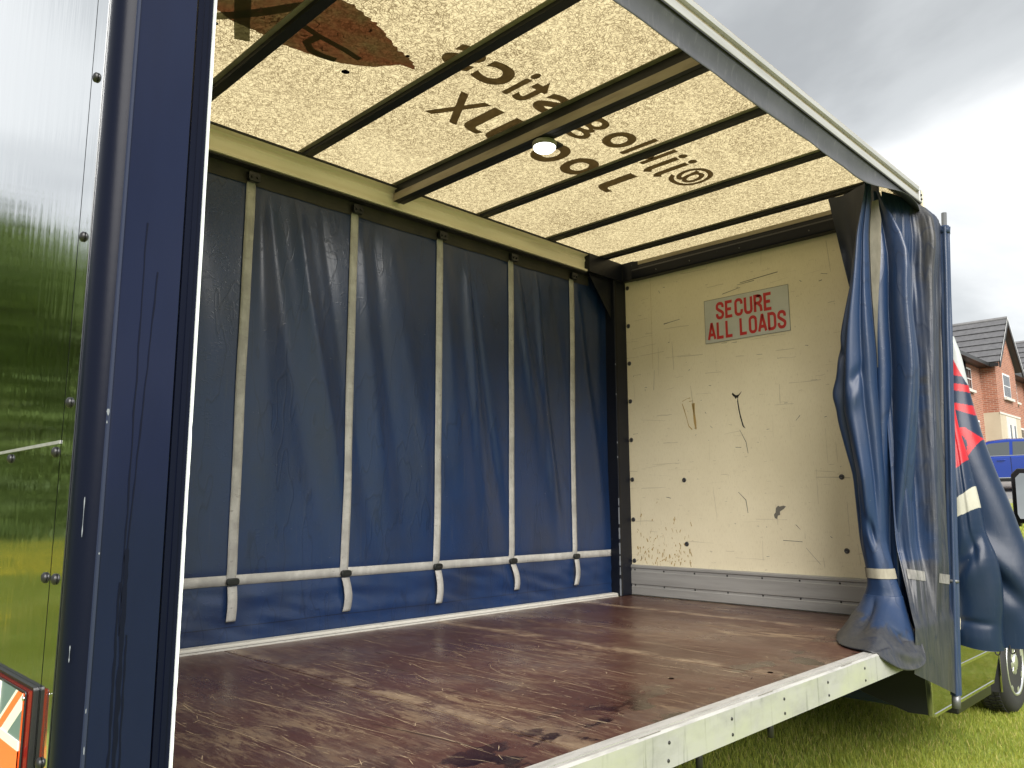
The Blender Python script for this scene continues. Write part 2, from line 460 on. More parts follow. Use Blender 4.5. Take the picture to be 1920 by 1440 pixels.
M_splash = film_mat('brick red splash film', (0.06, 0.03, 0.022), (0.125, 0.055, 0.034), (7, (0.105, 0.082, 0.047), 0.42, 0.62))
M_splashgreen = film_mat('grey green stroke film', (0.04, 0.04, 0.03), (0.10, 0.098, 0.062))
M_splashpale = film_mat('pale fleck film', (0.08, 0.05, 0.04), (0.2, 0.14, 0.1))

# plywood load floor
def floor_mat():
    m = bpy.data.materials.new('worn phenolic plywood'); m.use_nodes = True
    t = m.node_tree; N, L = t.nodes.new, t.links.new
    b = t.nodes['Principled BSDF']
    tc = N('ShaderNodeTexCoord')
    def noise(scale, vs, det=7, rough=0.62, dist=0.):
        mp = N('ShaderNodeMapping'); mp.inputs['Scale'].default_value = vs; L(tc.outputs['Object'], mp.inputs[0])
        n = N('ShaderNodeTexNoise'); n.inputs['Scale'].default_value = scale; n.inputs['Detail'].default_value = det; n.inputs['Roughness'].default_value = rough; n.inputs['Distortion'].default_value = dist
        L(mp.outputs[0], n.inputs['Vector']); return n.outputs['Fac']
    def rng(s, a, c, lo=0., hi=1.):
        r = N('ShaderNodeMapRange'); r.inputs[1].default_value = a; r.inputs[2].default_value = c; r.inputs[3].default_value = lo; r.inputs[4].default_value = hi
        L(s, r.inputs[0]); return r.outputs[0]
    def mix(f, a, c):
        x = N('ShaderNodeMix'); x.data_type = 'RGBA'; L(f, x.inputs[0])
        for s, i in ((a, 6), (c, 7)):
            if isinstance(s, tuple): x.inputs[i].default_value = (*s, 1)
            else: L(s, x.inputs[i])
        return x.outputs[2]
    def mul(a, c):
        x = N('ShaderNodeMath'); x.operation = 'MULTIPLY'; L(a, x.inputs[0]); L(c, x.inputs[1]); return x.outputs[0]
    c = mix(rng(noise(1.5, (1, .7, 1), 8), 0.36, 0.66), (0.042, 0.0135, 0.0098), (0.080, 0.034, 0.025))
    c = mix(rng(noise(9, (1.6, .5, 1), 10, .75), 0.40, 0.62, 0, .55), c, (0.050, 0.021, 0.016))
    # worn bare wood in cross streaks, gathered in broad patches
    broad = rng(noise(1.05, (1.2, .8, 1), 6), 0.47, 0.62)
    streak = rng(noise(8, (2.6, .55, 1), 14, 0.80, .5), 0.495, 0.55)
    c = mix(mul(broad, streak), c, (0.178, 0.120, 0.074))
    streak2 = rng(noise(30, (2.4, .22, 1), 12, 0.8, .2), 0.53, 0.57, 0, .8)
    c = mix(mul(streak2, rng(noise(1.6, (1, .8, 1), 5), .42, .58)), c, (0.165, 0.108, 0.070))
    fine = rng(noise(85, (2.2, .09, 1), 5, .75), 0.605, 0.64, 0, .9)
    c = mix(mul(fine, rng(noise(2.6, (1, 1, 1), 4), .40, .62)), c, (0.36, 0.27, 0.18))
    grey = mul(rng(noise(1.7, (1, .8, 1), 6), 0.50, 0.66, 0, 0.55), rng(noise(20, (1.5, .6, 1), 10, .8), .38, .55))
    c = mix(grey, c, (0.115, 0.092, 0.076))
    chip = rng(noise(75, (1.3, .8, 1), 3, .6), 0.70, 0.72, 0, .8)
    c = mix(chip, c, (0.34, 0.26, 0.18))
    # rubbed pale along the sheet joints
    sx = N('ShaderNodeSeparateXYZ'); L(tc.outputs['Object'], sx.inputs[0])
    for xj in (-2.925, -1.755, -.575):
        d1 = N('ShaderNodeMath'); d1.operation = 'SUBTRACT'; L(sx.outputs['X'], d1.inputs[0]); d1.inputs[1].default_value = xj+1.6+.028
        d2 = N('ShaderNodeMath'); d2.operation = 'ABSOLUTE'; L(d1.outputs[0], d2.inputs[0])
        c = mix(mul(rng(d2.outputs[0], .06, .008), rng(noise(9, (1.4, .8, 1), 8, .7), .42, .60, 0, .75)), c, (0.28, 0.205, 0.135))
    # damp spots
    sep = N('ShaderNodeSeparateXYZ'); L(tc.outputs['Object'], sep.inputs[0])
    wet = mul(rng(noise(5.5, (1, 1.5, 1), 4, .5), 0.555, 0.60), rng(sep.outputs['Y'], -.62, -.88))
    c = mix(wet, c, (0.016, 0.006, 0.005))
    L(c, b.inputs['Base Color'])
    rr = N('ShaderNodeMath'); rr.operation = 'SUBTRACT'; L(rng(noise(4, (1, .5, 1)), 0.3, 0.7, 0.20, 0.46), rr.inputs[0]); L(rng(wet, 0, 1, 0, .18), rr.inputs[1])
    L(rr.outputs[0], b.inputs['Roughness'])
    bp = N('ShaderNodeBump'); bp.inputs['Strength'].default_value = 0.18; bp.inputs['Distance'].default_value = 0.003
    L(noise(26, (2.4, .3, 1), 6), bp.inputs['Height']); L(bp.outputs[0], b.inputs['Normal'])
    return m
M_floor = floor_mat()
M_scratch = mat('bare wood scratch', (0.38, 0.29, 0.19), 0.7)
M_scratch2 = mat('dark gouge', (0.03, 0.015, 0.012), 0.7)

M_lawn = mat('lawn soil and turf', (0.17, 0.22, 0.035), 0.9, var=(1.3, (0.27, 0.30, 0.05), 0.35, 0.7), bump=(30, 0.4, 0.03))
M_meadow = mat('meadow ground', (0.09, 0.14, 0.018), 0.9, var=(0.35, (0.17, 0.20, 0.025), 0.35, 0.7), scale=(.35, 1, 1), bump=(9, .5, .08))
M_tarmac = mat('grey tarmac', (0.16, 0.16, 0.16), 0.85, var=(2, (0.22, 0.22, 0.215), 0.35, 0.7), bump=(90, 0.2, 0.005))
M_kerb = mat('concrete kerb', (0.36, 0.35, 0.33), 0.8, var=(5, (0.28, 0.27, 0.25), 0.35, 0.7))

def brick_mat():
    m = bpy.data.materials.new('red brick'); m.use_nodes = True
    t = m.node_tree; N, L = t.nodes.new, t.links.new
    b = t.nodes['Principled BSDF']; b.inputs['Roughness'].default_value = 0.85
    tc = N('ShaderNodeTexCoord'); sp = N('ShaderNodeSeparateXYZ'); L(tc.outputs['Object'], sp.inputs[0])
    a = N('ShaderNodeMath'); a.operation = 'ADD'; L(sp.outputs[0], a.inputs[0]); L(sp.outputs[1], a.inputs[1])
    cb = N('ShaderNodeCombineXYZ'); L(a.outputs[0], cb.inputs[0]); L(sp.outputs[2], cb.inputs[1])
    br = N('ShaderNodeTexBrick'); br.inputs['Scale'].default_value = 1.0
    br.inputs['Brick Width'].default_value = 0.225; br.inputs['Row Height'].default_value = 0.075; br.inputs['Mortar Size'].default_value = 0.009
    br.inputs['Color1'].default_value = (0.36, 0.14, 0.082, 1); br.inputs['Color2'].default_value = (0.24, 0.088, 0.054, 1); br.inputs['Mortar'].default_value = (0.36, 0.29, 0.23, 1)
    L(cb.outputs[0], br.inputs['Vector'])
    n = N('ShaderNodeTexNoise'); n.inputs['Scale'].default_value = 1.4; n.inputs['Detail'].default_value = 5; L(cb.outputs[0], n.inputs['Vector'])
    x = N('ShaderNodeMix'); x.data_type = 'RGBA'; x.blend_type = 'MULTIPLY'
    r = N('ShaderNodeMapRange'); r.inputs[3].default_value = 0.0; r.inputs[4].default_value = 0.5; L(n.outputs['Fac'], r.inputs[0])
    L(r.outputs[0], x.inputs[0]); L(br.outputs[0], x.inputs[6]); x.inputs[7].default_value = (0.8, 0.6, 0.5, 1)
    L(x.outputs[2], b.inputs['Base Color'])
    bp = N('ShaderNodeBump'); bp.inputs['Strength'].default_value = 0.5; bp.inputs['Distance'].default_value = 0.01
    L(br.outputs['Fac'], bp.inputs['Height']); bp.invert = True; L(bp.outputs[0], b.inputs['Normal'])
    return m
M_brick = brick_mat()
M_render = mat('cream render', (0.44, 0.385, 0.285), 0.85, var=(1.2, (0.38, 0.33, 0.24), 0.35, 0.7), bump=(60, 0.1, 0.004))
M_whitetrim = mat('white painted surround', (0.52, 0.50, 0.45), 0.6)
M_tile = mat('dark grey roof tile', (0.085, 0.085, 0.092), 0.6, var=(6, (0.12, 0.12, 0.127), 0.35, 0.7), bump=(18, 0.2, 0.01))
M_fascia = mat('black fascia', (0.012, 0.012, 0.013), 0.4)
M_frame = mat('white window frame', (0.7, 0.7, 0.7), 0.4)
M_glass = mat('window glass', (0.03, 0.035, 0.04), 0.04, spec=0.8)
M_carpaint = mat('metallic blue car paint', (0.010, 0.045, 0.33), 0.22, metal=0.35, coat=1.0)
M_carglass = mat('car glass', (0.07, 0.08, 0.085), 0.03, spec=1.0)
M_tyre = mat('tyre rubber', (0.018, 0.018, 0.019), 0.75, bump=(60, 0.1, 0.004))
M_rim = mat('silver alloy', (0.72, 0.73, 0.74), 0.28, metal=0.85)
M_chrome = mat('chrome trim', (0.8, 0.8, 0.8), 0.12, metal=1.0)
M_glossblack = mat('gloss black skirt', (0.45, 0.46, 0.47), 0.05, metal=1.0, bump=(4, 0.05, 0.02))
M_skirtend = mat('black skirt end', (0.010, 0.011, 0.016), 0.35)
M_mirror = mat('mirror glass', (0.52, 0.54, 0.55), 0.02, metal=1.0)
M_lampdome = mat('lit lamp dome', (0.9, 0.9, 0.9), 0.4, emit=((1, 0.98, 0.95), 2.2))
M_lampbody = mat('grey lamp body', (0.22, 0.23, 0.19), 0.5)
M_pole = mat('blue grey pole', (0.018, 0.033, 0.072), 0.35, spec=.4, var=(20, (0.045, 0.058, 0.085), 0.5, 0.75), scale=(3, 3, .2))
M_polepin = mat('grey steel pin', (0.16, 0.165, 0.17), 0.4, metal=0.6)
M_bark = mat('tree bark', (0.07, 0.055, 0.04), 0.9, bump=(12, 0.5, 0.02))
M_leaf = mat('green leaves', (0.06, 0.105, 0.018), 0.6, var=(0.5, (0.12, 0.17, 0.03), 0.35, 0.7))
M_flower = mat('yellow petals', (0.80, 0.55, 0.02), 0.6)
M_blade = None
def blade_mat():
    m = bpy.data.materials.new('grass blade'); m.use_nodes = True
    t = m.node_tree; N, L = t.nodes.new, t.links.new
    b = t.nodes['Principled BSDF']; b.inputs['Roughness'].default_value = 0.55
    a = N('ShaderNodeAttribute'); a.attribute_name = 'Col'
    L(a.outputs['Color'], b.inputs['Base Color'])
    tr = N('ShaderNodeBsdfTranslucent'); L(a.outputs['Color'], tr.inputs[0])
    x = N('ShaderNodeMixShader'); x.inputs[0].default_value = 0.5
    L(b.outputs[0], x.inputs[1]); L(tr.outputs[0], x.inputs[2]); L(x.outputs[0], t.nodes['Material Output'].inputs[0])
    return m
M_blade = blade_mat()

# ================================================================== SETTING
def gz(x, y=0):
    P = [(-1e5, -.8), (6, -.8), (12, -.42), (25, 1.03), (31, 1.6), (60, 2.6), (1e5, 2.6)]
    for a, b in zip(P, P[1:]):
        if a[0] <= x <= b[0]:
            k = (x-a[0])/(b[0]-a[0]); return a[1]+(b[1]-a[1])*k
def sheet(name, xs, ys, dz, m, kind='structure', label=None):
    v = [(x, y, gz(x, y)+dz) for y in ys for x in xs]
    n = len(xs)
    f = [(j*n+i, j*n+i+1, (j+1)*n+i+1, (j+1)*n+i) for j in range(len(ys)-1) for i in range(n-1)]
    return tag(mk(name, v, f, m), label, None, None, kind)
XS = [-600, -200, -60, -20, -8, -2, 0, 2, 4, 6, 7, 8, 9, 10, 12, 14, 17, 20, 22, 25, 28, 31, 36, 45, 60, 120, 600]
sheet('lawn', XS, [-600, -200, -50, -10, -3, 0, 3, 10, 50, 200, 600], 0, M_lawn, label='mown green lawn under and around the truck')
sheet('meadow', [-90, -60, -30, -15, -8, -4, 0, 4], [4.5, 10, 20, 40, 80, 160], .004, M_meadow, label='rough green meadow behind the truck, seen in the glossy panel')
sheet('road', [21.4, 23, 25, 27, 28.6], [-60, -20, -5, 0, 5, 10, 20, 60], .006, M_tarmac, label='grey road in front of the brick houses')
sheet('driveway', [28.75, 31, 36, 45], [-60, -20, -5, 0, 5.5], .008, M_tarmac, label='grey paved strip before the houses')
for xk in (21.25, 28.6):
    v, f = [], []
    for j in range(41):
        y = -30+j*1.5
        for dx, dz in ((0, -.1), (0, .12), (.14, .12), (.14, -.1)):
            v.append((xk+dx, y, gz(xk)+dz))
    for j in range(40):
        for k in range(3):
            f.append((j*4+k, j*4+k+1, j*4+k+5, j*4+k+4))
    tag(mk('kerb', v, f, M_kerb), 'pale concrete kerb along the road', None, None, 'structure')

# ================================================================== TRUCK
T = empty('curtainside_truck', (-1.6, 1.05, -.8), label='dark blue curtain-sided delivery truck with its load bay open', cat='truck')
RX = -4.15                     # rear face
# ---- load deck and floor boards
deck = box('load_deck', RX+.02, .03, .06, 2.05, -.075, -.022, M_blackplastic, T)
seams = [RX+.02, -2.925, -1.755, -.575, -.019]
for a, b in zip(seams, seams[1:]):
    box('floor_board', a+.0028, b-.0028, .0585, 2.05, -.0215, 0.0, M_floor, deck, bevel=.0015)

def ribbon(pts, w, z):
    """flat strip along 2-D points at height z, tapered ends -> verts, faces"""
    v, f = [], []
    n = len(pts)
    for i, p in enumerate(pts):
        a = pts[max(0, i-1)]; b = pts[min(n-1, i+1)]
        d = Vector((b[0]-a[0], b[1]-a[1])); d = d.normalized() if d.length > 0 else Vector((1, 0))
        ww = w*(0.25+0.75*math.sin(math.pi*min(.97, max(.03, i/(n-1)))))*random.uniform(.6, 1.2)
        v.append((p[0]-d.y*ww, p[1]+d.x*ww, z)); v.append((p[0]+d.y*ww, p[1]-d.x*ww, z))
    for i in range(n-1):
        f.append((2*i, 2*i+1, 2*i+3, 2*i+2))
    return v, f
def scratches(name, count, m, zf, wr, region, along=True):
    V, F = [], []
    for k in range(count):
        x, y = random.uniform(*region[0]), random.uniform(*region[1])
        ln = random.choice([.015, .025, .04, .06, .1, .2, .45])*random.uniform(.6, 1.3)
        ang = (R(90)+random.gauss(0, .10)) if random.random() < .68 else random.uniform(0, math.pi)
        if abs(ang-R(90)) > .35: ln = min(ln, .05)
        cur = random.gauss(0, .5) if random.random() < .2 else 0
        pts = []; n = 7
        for i in range(n):
            pts.append((x, y)); a = ang+cur*i/n+random.gauss(0, .05)
            x += math.cos(a)*ln/n; y += math.sin(a)*ln/n
        if any(not (-4.1 < p[0] < -.05 and .07 < p[1] < 2.03) for p in pts): continue
        if any(abs(p[0]-s) < .006 for p in pts for s in seams): continue
        v, f = ribbon(pts, random.uniform(*wr), zf)
        o = len(V); V += v; F += [tuple(i+o for i in q) for q in f]
    return tag(mk(name, V, F, m, deck), kind='stuff')
scratches('scratch_marks', 300, M_scratch, .0007, (.0005, .0017), ((-4, -.6), (.1, 2.0)))
scratches('scratch_marks', 420, M_scratch, .0008, (.0004, .0014), ((-3.6, -1.6), (.1, 1.4)))
scratches('gouge_marks', 40, M_scratch2, .0009, (.001, .003), ((-4, -.6), (.1, 2.0)))
for (x, y, r) in ((-2.06, .36, .010), (-1.72, .155, .011)):
    lathe('floor_hole', [(0.0001, .0013), (r, .0013)], (x, y, 0), (0, 0, 1), M_black, deck, n=10)

# ---- near side rail (stained aluminium channel)
rail = prism('side_rail', [(0.0, -.0995), (0.0, -.003), (.004, .0), (.006, .004), (.018, .004), (.018, .0025), (.022, .0025), (.022, .005), (.058, .005), (.058, -.03), (.03, -.03), (.03, -.0995)], 'x', RX+.03, -.02, [M_railside, M_railtop], T)
for p in rail.data.polygons:
    if p.normal.z > .4: p.material_index = 1
for k in range(12):
    x = -4.0+k*.345
    for z in (-.032, -.078):
        lathe('rail_bolt', [(.0001, .003), (.004, .0028), (.0055, .0)], (x+random.uniform(-.004, .004), 0, z), (0, -1, 0), M_screw, rail, n=8)
for x in (-2.75, -2.1, -1.45, -.85):
    box('rail_slot', x, x+.1, .0035, .0055, .0035, .0046, M_scuff, rail)
for x in (-1.98, -2.42):
    cyl('lashing_hook', (x, .03, -.09), (x, .03, -.15), .011, M_blackplastic, T, n=10)
# ---- far side edge strip
edge = prism('floor_edge_strip', [(2.05, 0.0), (2.05, .016), (2.058, .022), (2.092, .024), (2.096, .018), (2.096, -.05), (2.05, -.05)], 'x', RX+.04, -.145, M_whitestrip, T)
groove = box('strip_groove', RX+.05, -.15, 2.0495, 2.052, .008, .0105, M_scuff, edge)

# ---- rear corner post
c = []
for i in range(9):
    a = R(90*i/8)
    c.append((-4.112-.038*math.sin(a), .038-.038*math.cos(a)))
post = prism('rear_post', [(-4.0225, .02), (-4.0225, .0)]+c+[(RX, .05), (RX+.03, .05), (RX+.03, .02)], 'z', -.45, 2.36, M_post, T)
for p in post.data.polygons: p.use_smooth = True
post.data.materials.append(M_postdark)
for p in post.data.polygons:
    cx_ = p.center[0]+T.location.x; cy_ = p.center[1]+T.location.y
    if cx_ < -4.1225 and len(p.vertices) == 4: p.material_index = 1  # rounded corner faces take the near-black material
post.data.set_sharp_from_angle(angle=R(30))
M_bead = mat('pale bead', (0.016, 0.022, 0.05), 0.35)
prism('post_bead', [(-4.1225, .002), (-4.121, -.0022), (-4.1175, -.0022), (-4.116, .002)], 'z', -.45, 2.36, M_bead, post)
box('inner_jamb', -4.0185, -3.992, .002, .05, -.1, 2.34, M_postdark, post)
box('jamb_flange', -4.0085, -4.0005, -.0006, .002, -.1, 2.34, M_postdark, post)
# wavering white seal lip
v, f = [], []
ns = 220
for j in range(ns):
    z = -.02+2.36*j/(ns-1)
    wv = .0008*nz(z*9, 3)+(.0012*nz(z*60, 1) if z < .75 else 0)
    for dx, dy in ((0, -.003), (.0038+wv, -.003), (.0045+wv, .012), (0, .012)):
        v.append((-3.992+dx, dy, z))
for j in range(ns-1):
    for k in range(4):
        f.append((j*4+k, j*4+(k+1) % 4, j*4+4+(k+1) % 4, j*4+4+k))
mk('seal_lip', v, f, M_seal, post)
# dried runs and chips on the post
def run(pts, w, x_off=0):
    V, F = [], []
    n = len(pts)
    for i, (x, z) in enumerate(pts):
        ww = w*random.uniform(.7, 1.25)
        V += [(x-ww, -.0006, z), (x+ww, -.0006, z)]
    for i in range(n-1): F.append((2*i, 2*i+1, 2*i+3, 2*i+2))
    mk('dried_run', V, F, M_stain, post)
def wig(x0, z0, z1, x1=None, n=26):
    x1 = x0 if x1 is None else x1
    return [(x0+(x1-x0)*i/(n-1)+.0015*nz(z0*7+i*.5, x0*50), z0+(z1-z0)*i/(n-1)) for i in range(n)]
run(wig(-4.082, 1.08, .42), .0012)
run(wig(-4.060, 1.0, .55, -4.078), .0012)
run(wig(-4.078, .55, .22, -4.076), .0032)
run(wig(-4.086, .50, .16, -4.084), .0018)
run(wig(-4.070, .42, .12, -4.068), .0014)
for (x, z, w, h) in ((-4.121, .762, .0025, .006), (-4.122, .745, .001, .003), (-4.119, .545, .0012, .002), (-4.121, .318, .001, .004), (-4.1195, .262, .0012, .006)):
    V = [(x+w*math.cos(t)*random.uniform(.6, 1.2), -.0026, z+h*math.sin(t)*random.uniform(.6, 1.2)) for t in [i*math.pi/4 for i in range(8)]]
    mk('paint_chip', V, [tuple(range(8))], M_chip, post)
for (x, z, h) in ((-4.1425, .60, .03), (-4.1455, .40, .012)):
    V = []
    for (dz, w) in ((-1, .2), (-.7, 1), (-.4, .3), (0, .25), (.4, .4), (.8, 1), (1, .4)):
        V += [(x-.0007*w, .0078-.0012+(x+4.1425)*-1.4, z+dz*h), (x+.0007*w, .0070-.0012+(x+4.1425)*-1.4, z+dz*h)]
    mk('paint_chip', V, [(2*i, 2*i+1, 2*i+3, 2*i+2) for i in range(6)], M_chip, post)

# ---- rear face: frame strip, two door panels
rframe = box('rear_frame', RX-.002, RX+.012, .0515, .109, -.45, 2.36, M_mirrorpanel, T)
rdoor = box('rear_door', RX-.002, RX+.012, .113, 2.06, .7225, 2.36, M_mirrorpanel, T)
ldoor = box('rear_door', RX-.002, RX+.012, .113, 2.06, -.45, .7165, M_mirrorpanel, T)
box('dark_gap_backing', RX+.0015, RX+.014, .1092, .1128, -.45, 2.36, M_black, rframe)  # black strip added behind the gap so the seam looks dark
ldoor['label'] = 'lower rear door panel'
rdoor['label'] = 'upper rear door panel'
box('trim_strip', RX-.004, RX-.002, .113, 2.06, .7168, .7222, M_alu, rdoor)
RIV = [(.003, 0), (.010, 0), (.0115, .0015), (.0105, .0045), (.0065, .0075), (.0001, .0085)]
riv0 = None
def rivet(par, y, z, x=RX-.002, m=M_blackplastic, r=1.0, ax=(-1, 0, 0)):
    global riv0
    return lathe('rivet', [(a*r, b*r) for a, b in RIV], (x, y, z), ax, m, par, n=12)
for (par, y, z) in ((rframe, .083, 1.344), (rframe, .083, 1.059), (rframe, .083, .781), (rframe, .083, .504), (rframe, .083, .234), (rframe, .083, 1.62), (ldoor, .137, .704), (ldoor, .414, .705), (ldoor, .690, .705), (ldoor, .135, .503)):
    rivet(par, y, z, r=.78)
rivet(ldoor, .131, .07, r=.78)

# ---- tail lamp with flag face
lampx = RX-.002
tl = prism('tail_lamp', [(.117, .12), (.117, .332), (.121, .338), (.483, .338), (.489, .332), (.489, .12), (.483, .114), (.121, .114)], 'x', lampx, lampx-.008, M_blackplastic, T, bevel=.001)
prism('red_lens', [(.122, .124), (.122, .333), (.479, .333), (.479, .124)], 'x', lampx-.0082, lampx-.013, M_redlens, tl)
prism('lamp_bezel', [(.1275, .127), (.1275, .326), (.131, .3315), (.475, .3315), (.475, .127)], 'x', lampx-.0132, lampx-.0165, M_blackplastic, tl, bevel=.0012)
box('orange_edge', lampx-.0172, lampx-.0167, .1295, .1365, .128, .329, M_orangelens, tl)
lathe('lamp_screw', [(.004, 0), (.0038, .002), (.0001, .003)], (lampx-.0166, .1318, .322), (-1, 0, 0), M_chrome, tl, n=10)
FY, FZ, FW, FH = .301, .222, .1645, .1065
def clip(poly, x0, x1, y0, y1):
    for (ax, val, sgn) in ((0, x0, 1), (0, x1, -1), (1, y0, 1), (1, y1, -1)):
        out = []
        for i in range(len(poly)):
            a, b = poly[i], poly[(i+1) % len(poly)]
            ia, ib = (a[ax]-val)*sgn >= 0, (b[ax]-val)*sgn >= 0
            if ia: out.append(a)
            if ia != ib:
                k = (val-a[ax])/(b[ax]-a[ax]); out.append((a[0]+(b[0]-a[0])*k, a[1]+(b[1]-a[1])*k))
        poly = out
        if not poly: break
    return poly
def flagpiece(name, poly, layer, m):
    poly = clip(poly, -FW, FW, -FH, FH)
    if len(poly) >= 3:
        prism(name, [(FY+p[0], FZ+p[1]) for p in poly], 'x', lampx-.0166, lampx-.0172-.0004*layer, m, tl)
flagpiece('flag_field', [(-1, -1), (1, -1), (1, 1), (-1, 1)], 0, M_tealprint)
def band(dx, dy, w, off=0, half=None):
    d = Vector((dx, dy)).normalized(); n = Vector((-d.y, d.x)); a = d*(0 if half else -.4); b = d*.4
    return [tuple(a+n*(off+w)), tuple(b+n*(off+w)), tuple(b+n*(off-w)), tuple(a+n*(off-w))]
for s in (1, -1):
    flagpiece('flag_stripe', band(FW, s*FH, .021), 1+.2*s, M_creamprint)
for (sx, sy) in ((1, 1), (-1, 1), (1, -1), (-1, -1)):
    flagpiece('flag_stripe', band(sx*FW, sy*FH, .0068, -.007, True), 2.5+.1*sx+.05*sy, M_orange)
flagpiece('flag_stripe', [(-1, -.036), (1, -.036), (1, .036), (-1, .036)], 4, M_creamprint)
flagpiece('flag_stripe', [(-.036, -1), (.036, -1), (.036, 1), (-.036, 1)], 4.5, M_creamprint)
flagpiece('flag_stripe', [(-1, -.022), (1, -.022), (1, .022), (-1, .022)], 6, M_orange)
flagpiece('flag_stripe', [(-.022, -1), (.022, -1), (.022, 1), (-.022, 1)], 6.5, M_orange)

# ---- roof sheet, prints, bows
ZR = 2.36
roof = mk('roof_sheet', [(RX, .015, ZR), (.03, .015, ZR), (.03, 2.1, ZR), (RX, 2.1, ZR)], [(0, 1, 2, 3)], M_roof, T)
def text_mesh(name, body, center, dirv, upv, width, height, m, parent, bold=0.0, shear=0.0):
    cu = bpy.data.curves.new(name, 'FONT'); cu.body = body; cu.offset = bold; cu.shear = shear; cu.resolution_u = 6
    to = bpy.data.objects.new('tmp_text', cu); COL.objects.link(to)
    dg = bpy.context.evaluated_depsgraph_get(); dg.update()
    me = bpy.data.meshes.new_from_object(to.evaluated_get(dg))
    vs = [v.co.copy() for v in me.vertices]; fs = [tuple(p.vertices) for p in me.polygons]
    bpy.data.objects.remove(to); bpy.data.curves.remove(cu); bpy.data.meshes.remove(me)
    x0, x1 = min(v.x for v in vs), max(v.x for v in vs); y0, y1 = min(v.y for v in vs), max(v.y for v in vs)
    kx = width/(x1-x0); ky = height/(y1-y0)
    d, u, c = Vector(dirv), Vector(upv), Vector(center)
    out = [c + d*((v.x-(x0+x1)/2)*kx) + u*((v.y-(y0+y1)/2)*ky) for v in vs]
    return mk(name, out, fs, m, parent)
ZP = ZR-.0015
chars = [('@', -1.005, .215, .235, .015), ('j', -1.155, .07, .275, .02), ('j', -1.245, .07, .275, .02), ('k', -1.385, .13, .215, 0), ('l', -1.505, .036, .215, 0), ('o', -1.63, .165, .165, .025),
         ('g', -1.835, .16, .22, .055), ('i', -1.97, .036, .215, 0), ('s', -2.115, .145, .165, .025), ('t', -2.25, .095, .2, .008), ('i', -2.335, .036, .215, 0), ('c', -2.46, .155, .165, .025), ('s', -2.635, .15, .165, .025)]
for ch, x, w, h, dy in chars:
    # y grows towards the far side; letters stand with their tops towards the near side
    text_mesh('roof_letter', ch, (x, .822+dy, ZP), (-1, 0, 0), (0, -1, 0), w, h, M_letter, roof, bold=.012 if ch == 'g' else .026)
for ch, x, w, h in (('J', -1.215, .13, .255), ('o', -1.535, .185, .215), ('o', -1.76, .185, .215), ('J', -2.075, .13, .25), ('J', -2.215, .125, .245), ('X', -2.385, .19, .245)):
    text_mesh('roof_letter', ch, (x, 1.165+(0.012 if ch == 'o' else 0), ZP), (-1, 0, 0), (0, -1, 0), w, h, M_letter, roof, bold=.026)
# paint-splash print
sp_pts = [(-2.735, 1.03), (-2.72, 1.05), (-2.78, 1.06), (-2.85, 1.155), (-2.955, 1.222), (-3.03, 1.245), (-3.104, 1.255), (-3.207, 1.272), (-3.26, 1.265), (-3.303, 1.258), (-3.40, 1.262), (-3.50, 1.22), (-3.62, 1.2), (-3.7, 1.1), (-3.66, .98), (-3.55, .93), (-3.42, .88), (-3.30, .87), (-3.22, .875), (-3.148, .872), (-3.057, .892), (-2.98, .917), (-2.93, .945), (-2.894, .967), (-2.83, .99), (-2.77, 1.005)]
out = []
for i in range(len(sp_pts)):
    a, b = Vector(sp_pts[i]), Vector(sp_pts[(i+1) % len(sp_pts)])
    n = max(2, int((b-a).length/.008))
    for k in range(n):
        p = a.lerp(b, k/n); q = (b-a).normalized(); q = Vector((-q.y, q.x))
        top = 1.0 if p.y < 1.06 else .35
        p = p + q*(.012*nz(p.x*42, p.y*42)+.007*nz(p.x*110, p.y*110))*top
        out.append((p.x, p.y, ZP))
mk('splash_print', out, [tuple(range(len(out)))], M_splash, roof)
def stroke(pts, w, m, z, nm='print_stroke'):
    V, F = [], []
    for i, p in enumerate(pts):
        a = Vector(pts[max(0, i-1)]); b = Vector(pts[min(len(pts)-1, i+1)]); d = (b-a).normalized()
        V += [(p[0]-d.y*w, p[1]+d.x*w, z), (p[0]+d.y*w, p[1]-d.x*w, z)]
    for i in range(len(pts)-1): F.append((2*i, 2*i+1, 2*i+3, 2*i+2))
    mk(nm, V, F, m, roof)
stroke([(-3.31, 1.35), (-3.37, 1.23), (-3.43, 1.10), (-3.50, .97)], .028, M_splashgreen, ZP-.001)
stroke([(-3.47, 1.30), (-3.40, 1.22), (-3.33, 1.12), (-3.27, 1.02), (-3.235, .97)], .021, M_splashgreen, ZP-.0014)
stroke([(-3.22, 1.1), (-3.12, 1.12), (-3.0, 1.13), (-2.92, 1.145)], .014, M_splashgreen, ZP-.001)
stroke([(-3.12, 1.13), (-3.13, 1.19), (-3.09, 1.225), (-3.03, 1.225), (-2.985, 1.215)], .017, M_splashgreen, ZP-.0014)
for k in range(34):
    x, y = random.uniform(-3.45, -2.86), random.uniform(.93, 1.2)
    if y > 1.19-.6*max(0, x+3.05): continue
    a = random.uniform(0, math.pi); l = random.uniform(.008, .03)
    stroke([(x, y), (x+l*math.cos(a), y+l*math.sin(a)), (x+l*1.6*math.cos(a+.6), y+l*1.6*math.sin(a+.6))], random.uniform(.0015, .004), M_splashpale, ZP-.002)
for (x, y, r) in ((-2.909, 1.262, .017), (-3.43, 1.32, .012), (-2.80, .993, .009)):
    lathe('print_spot', [(.0001, 0), (r, 0)], (x, y, ZP-.0004), (0, 0, -1), M_splash, roof, n=14)

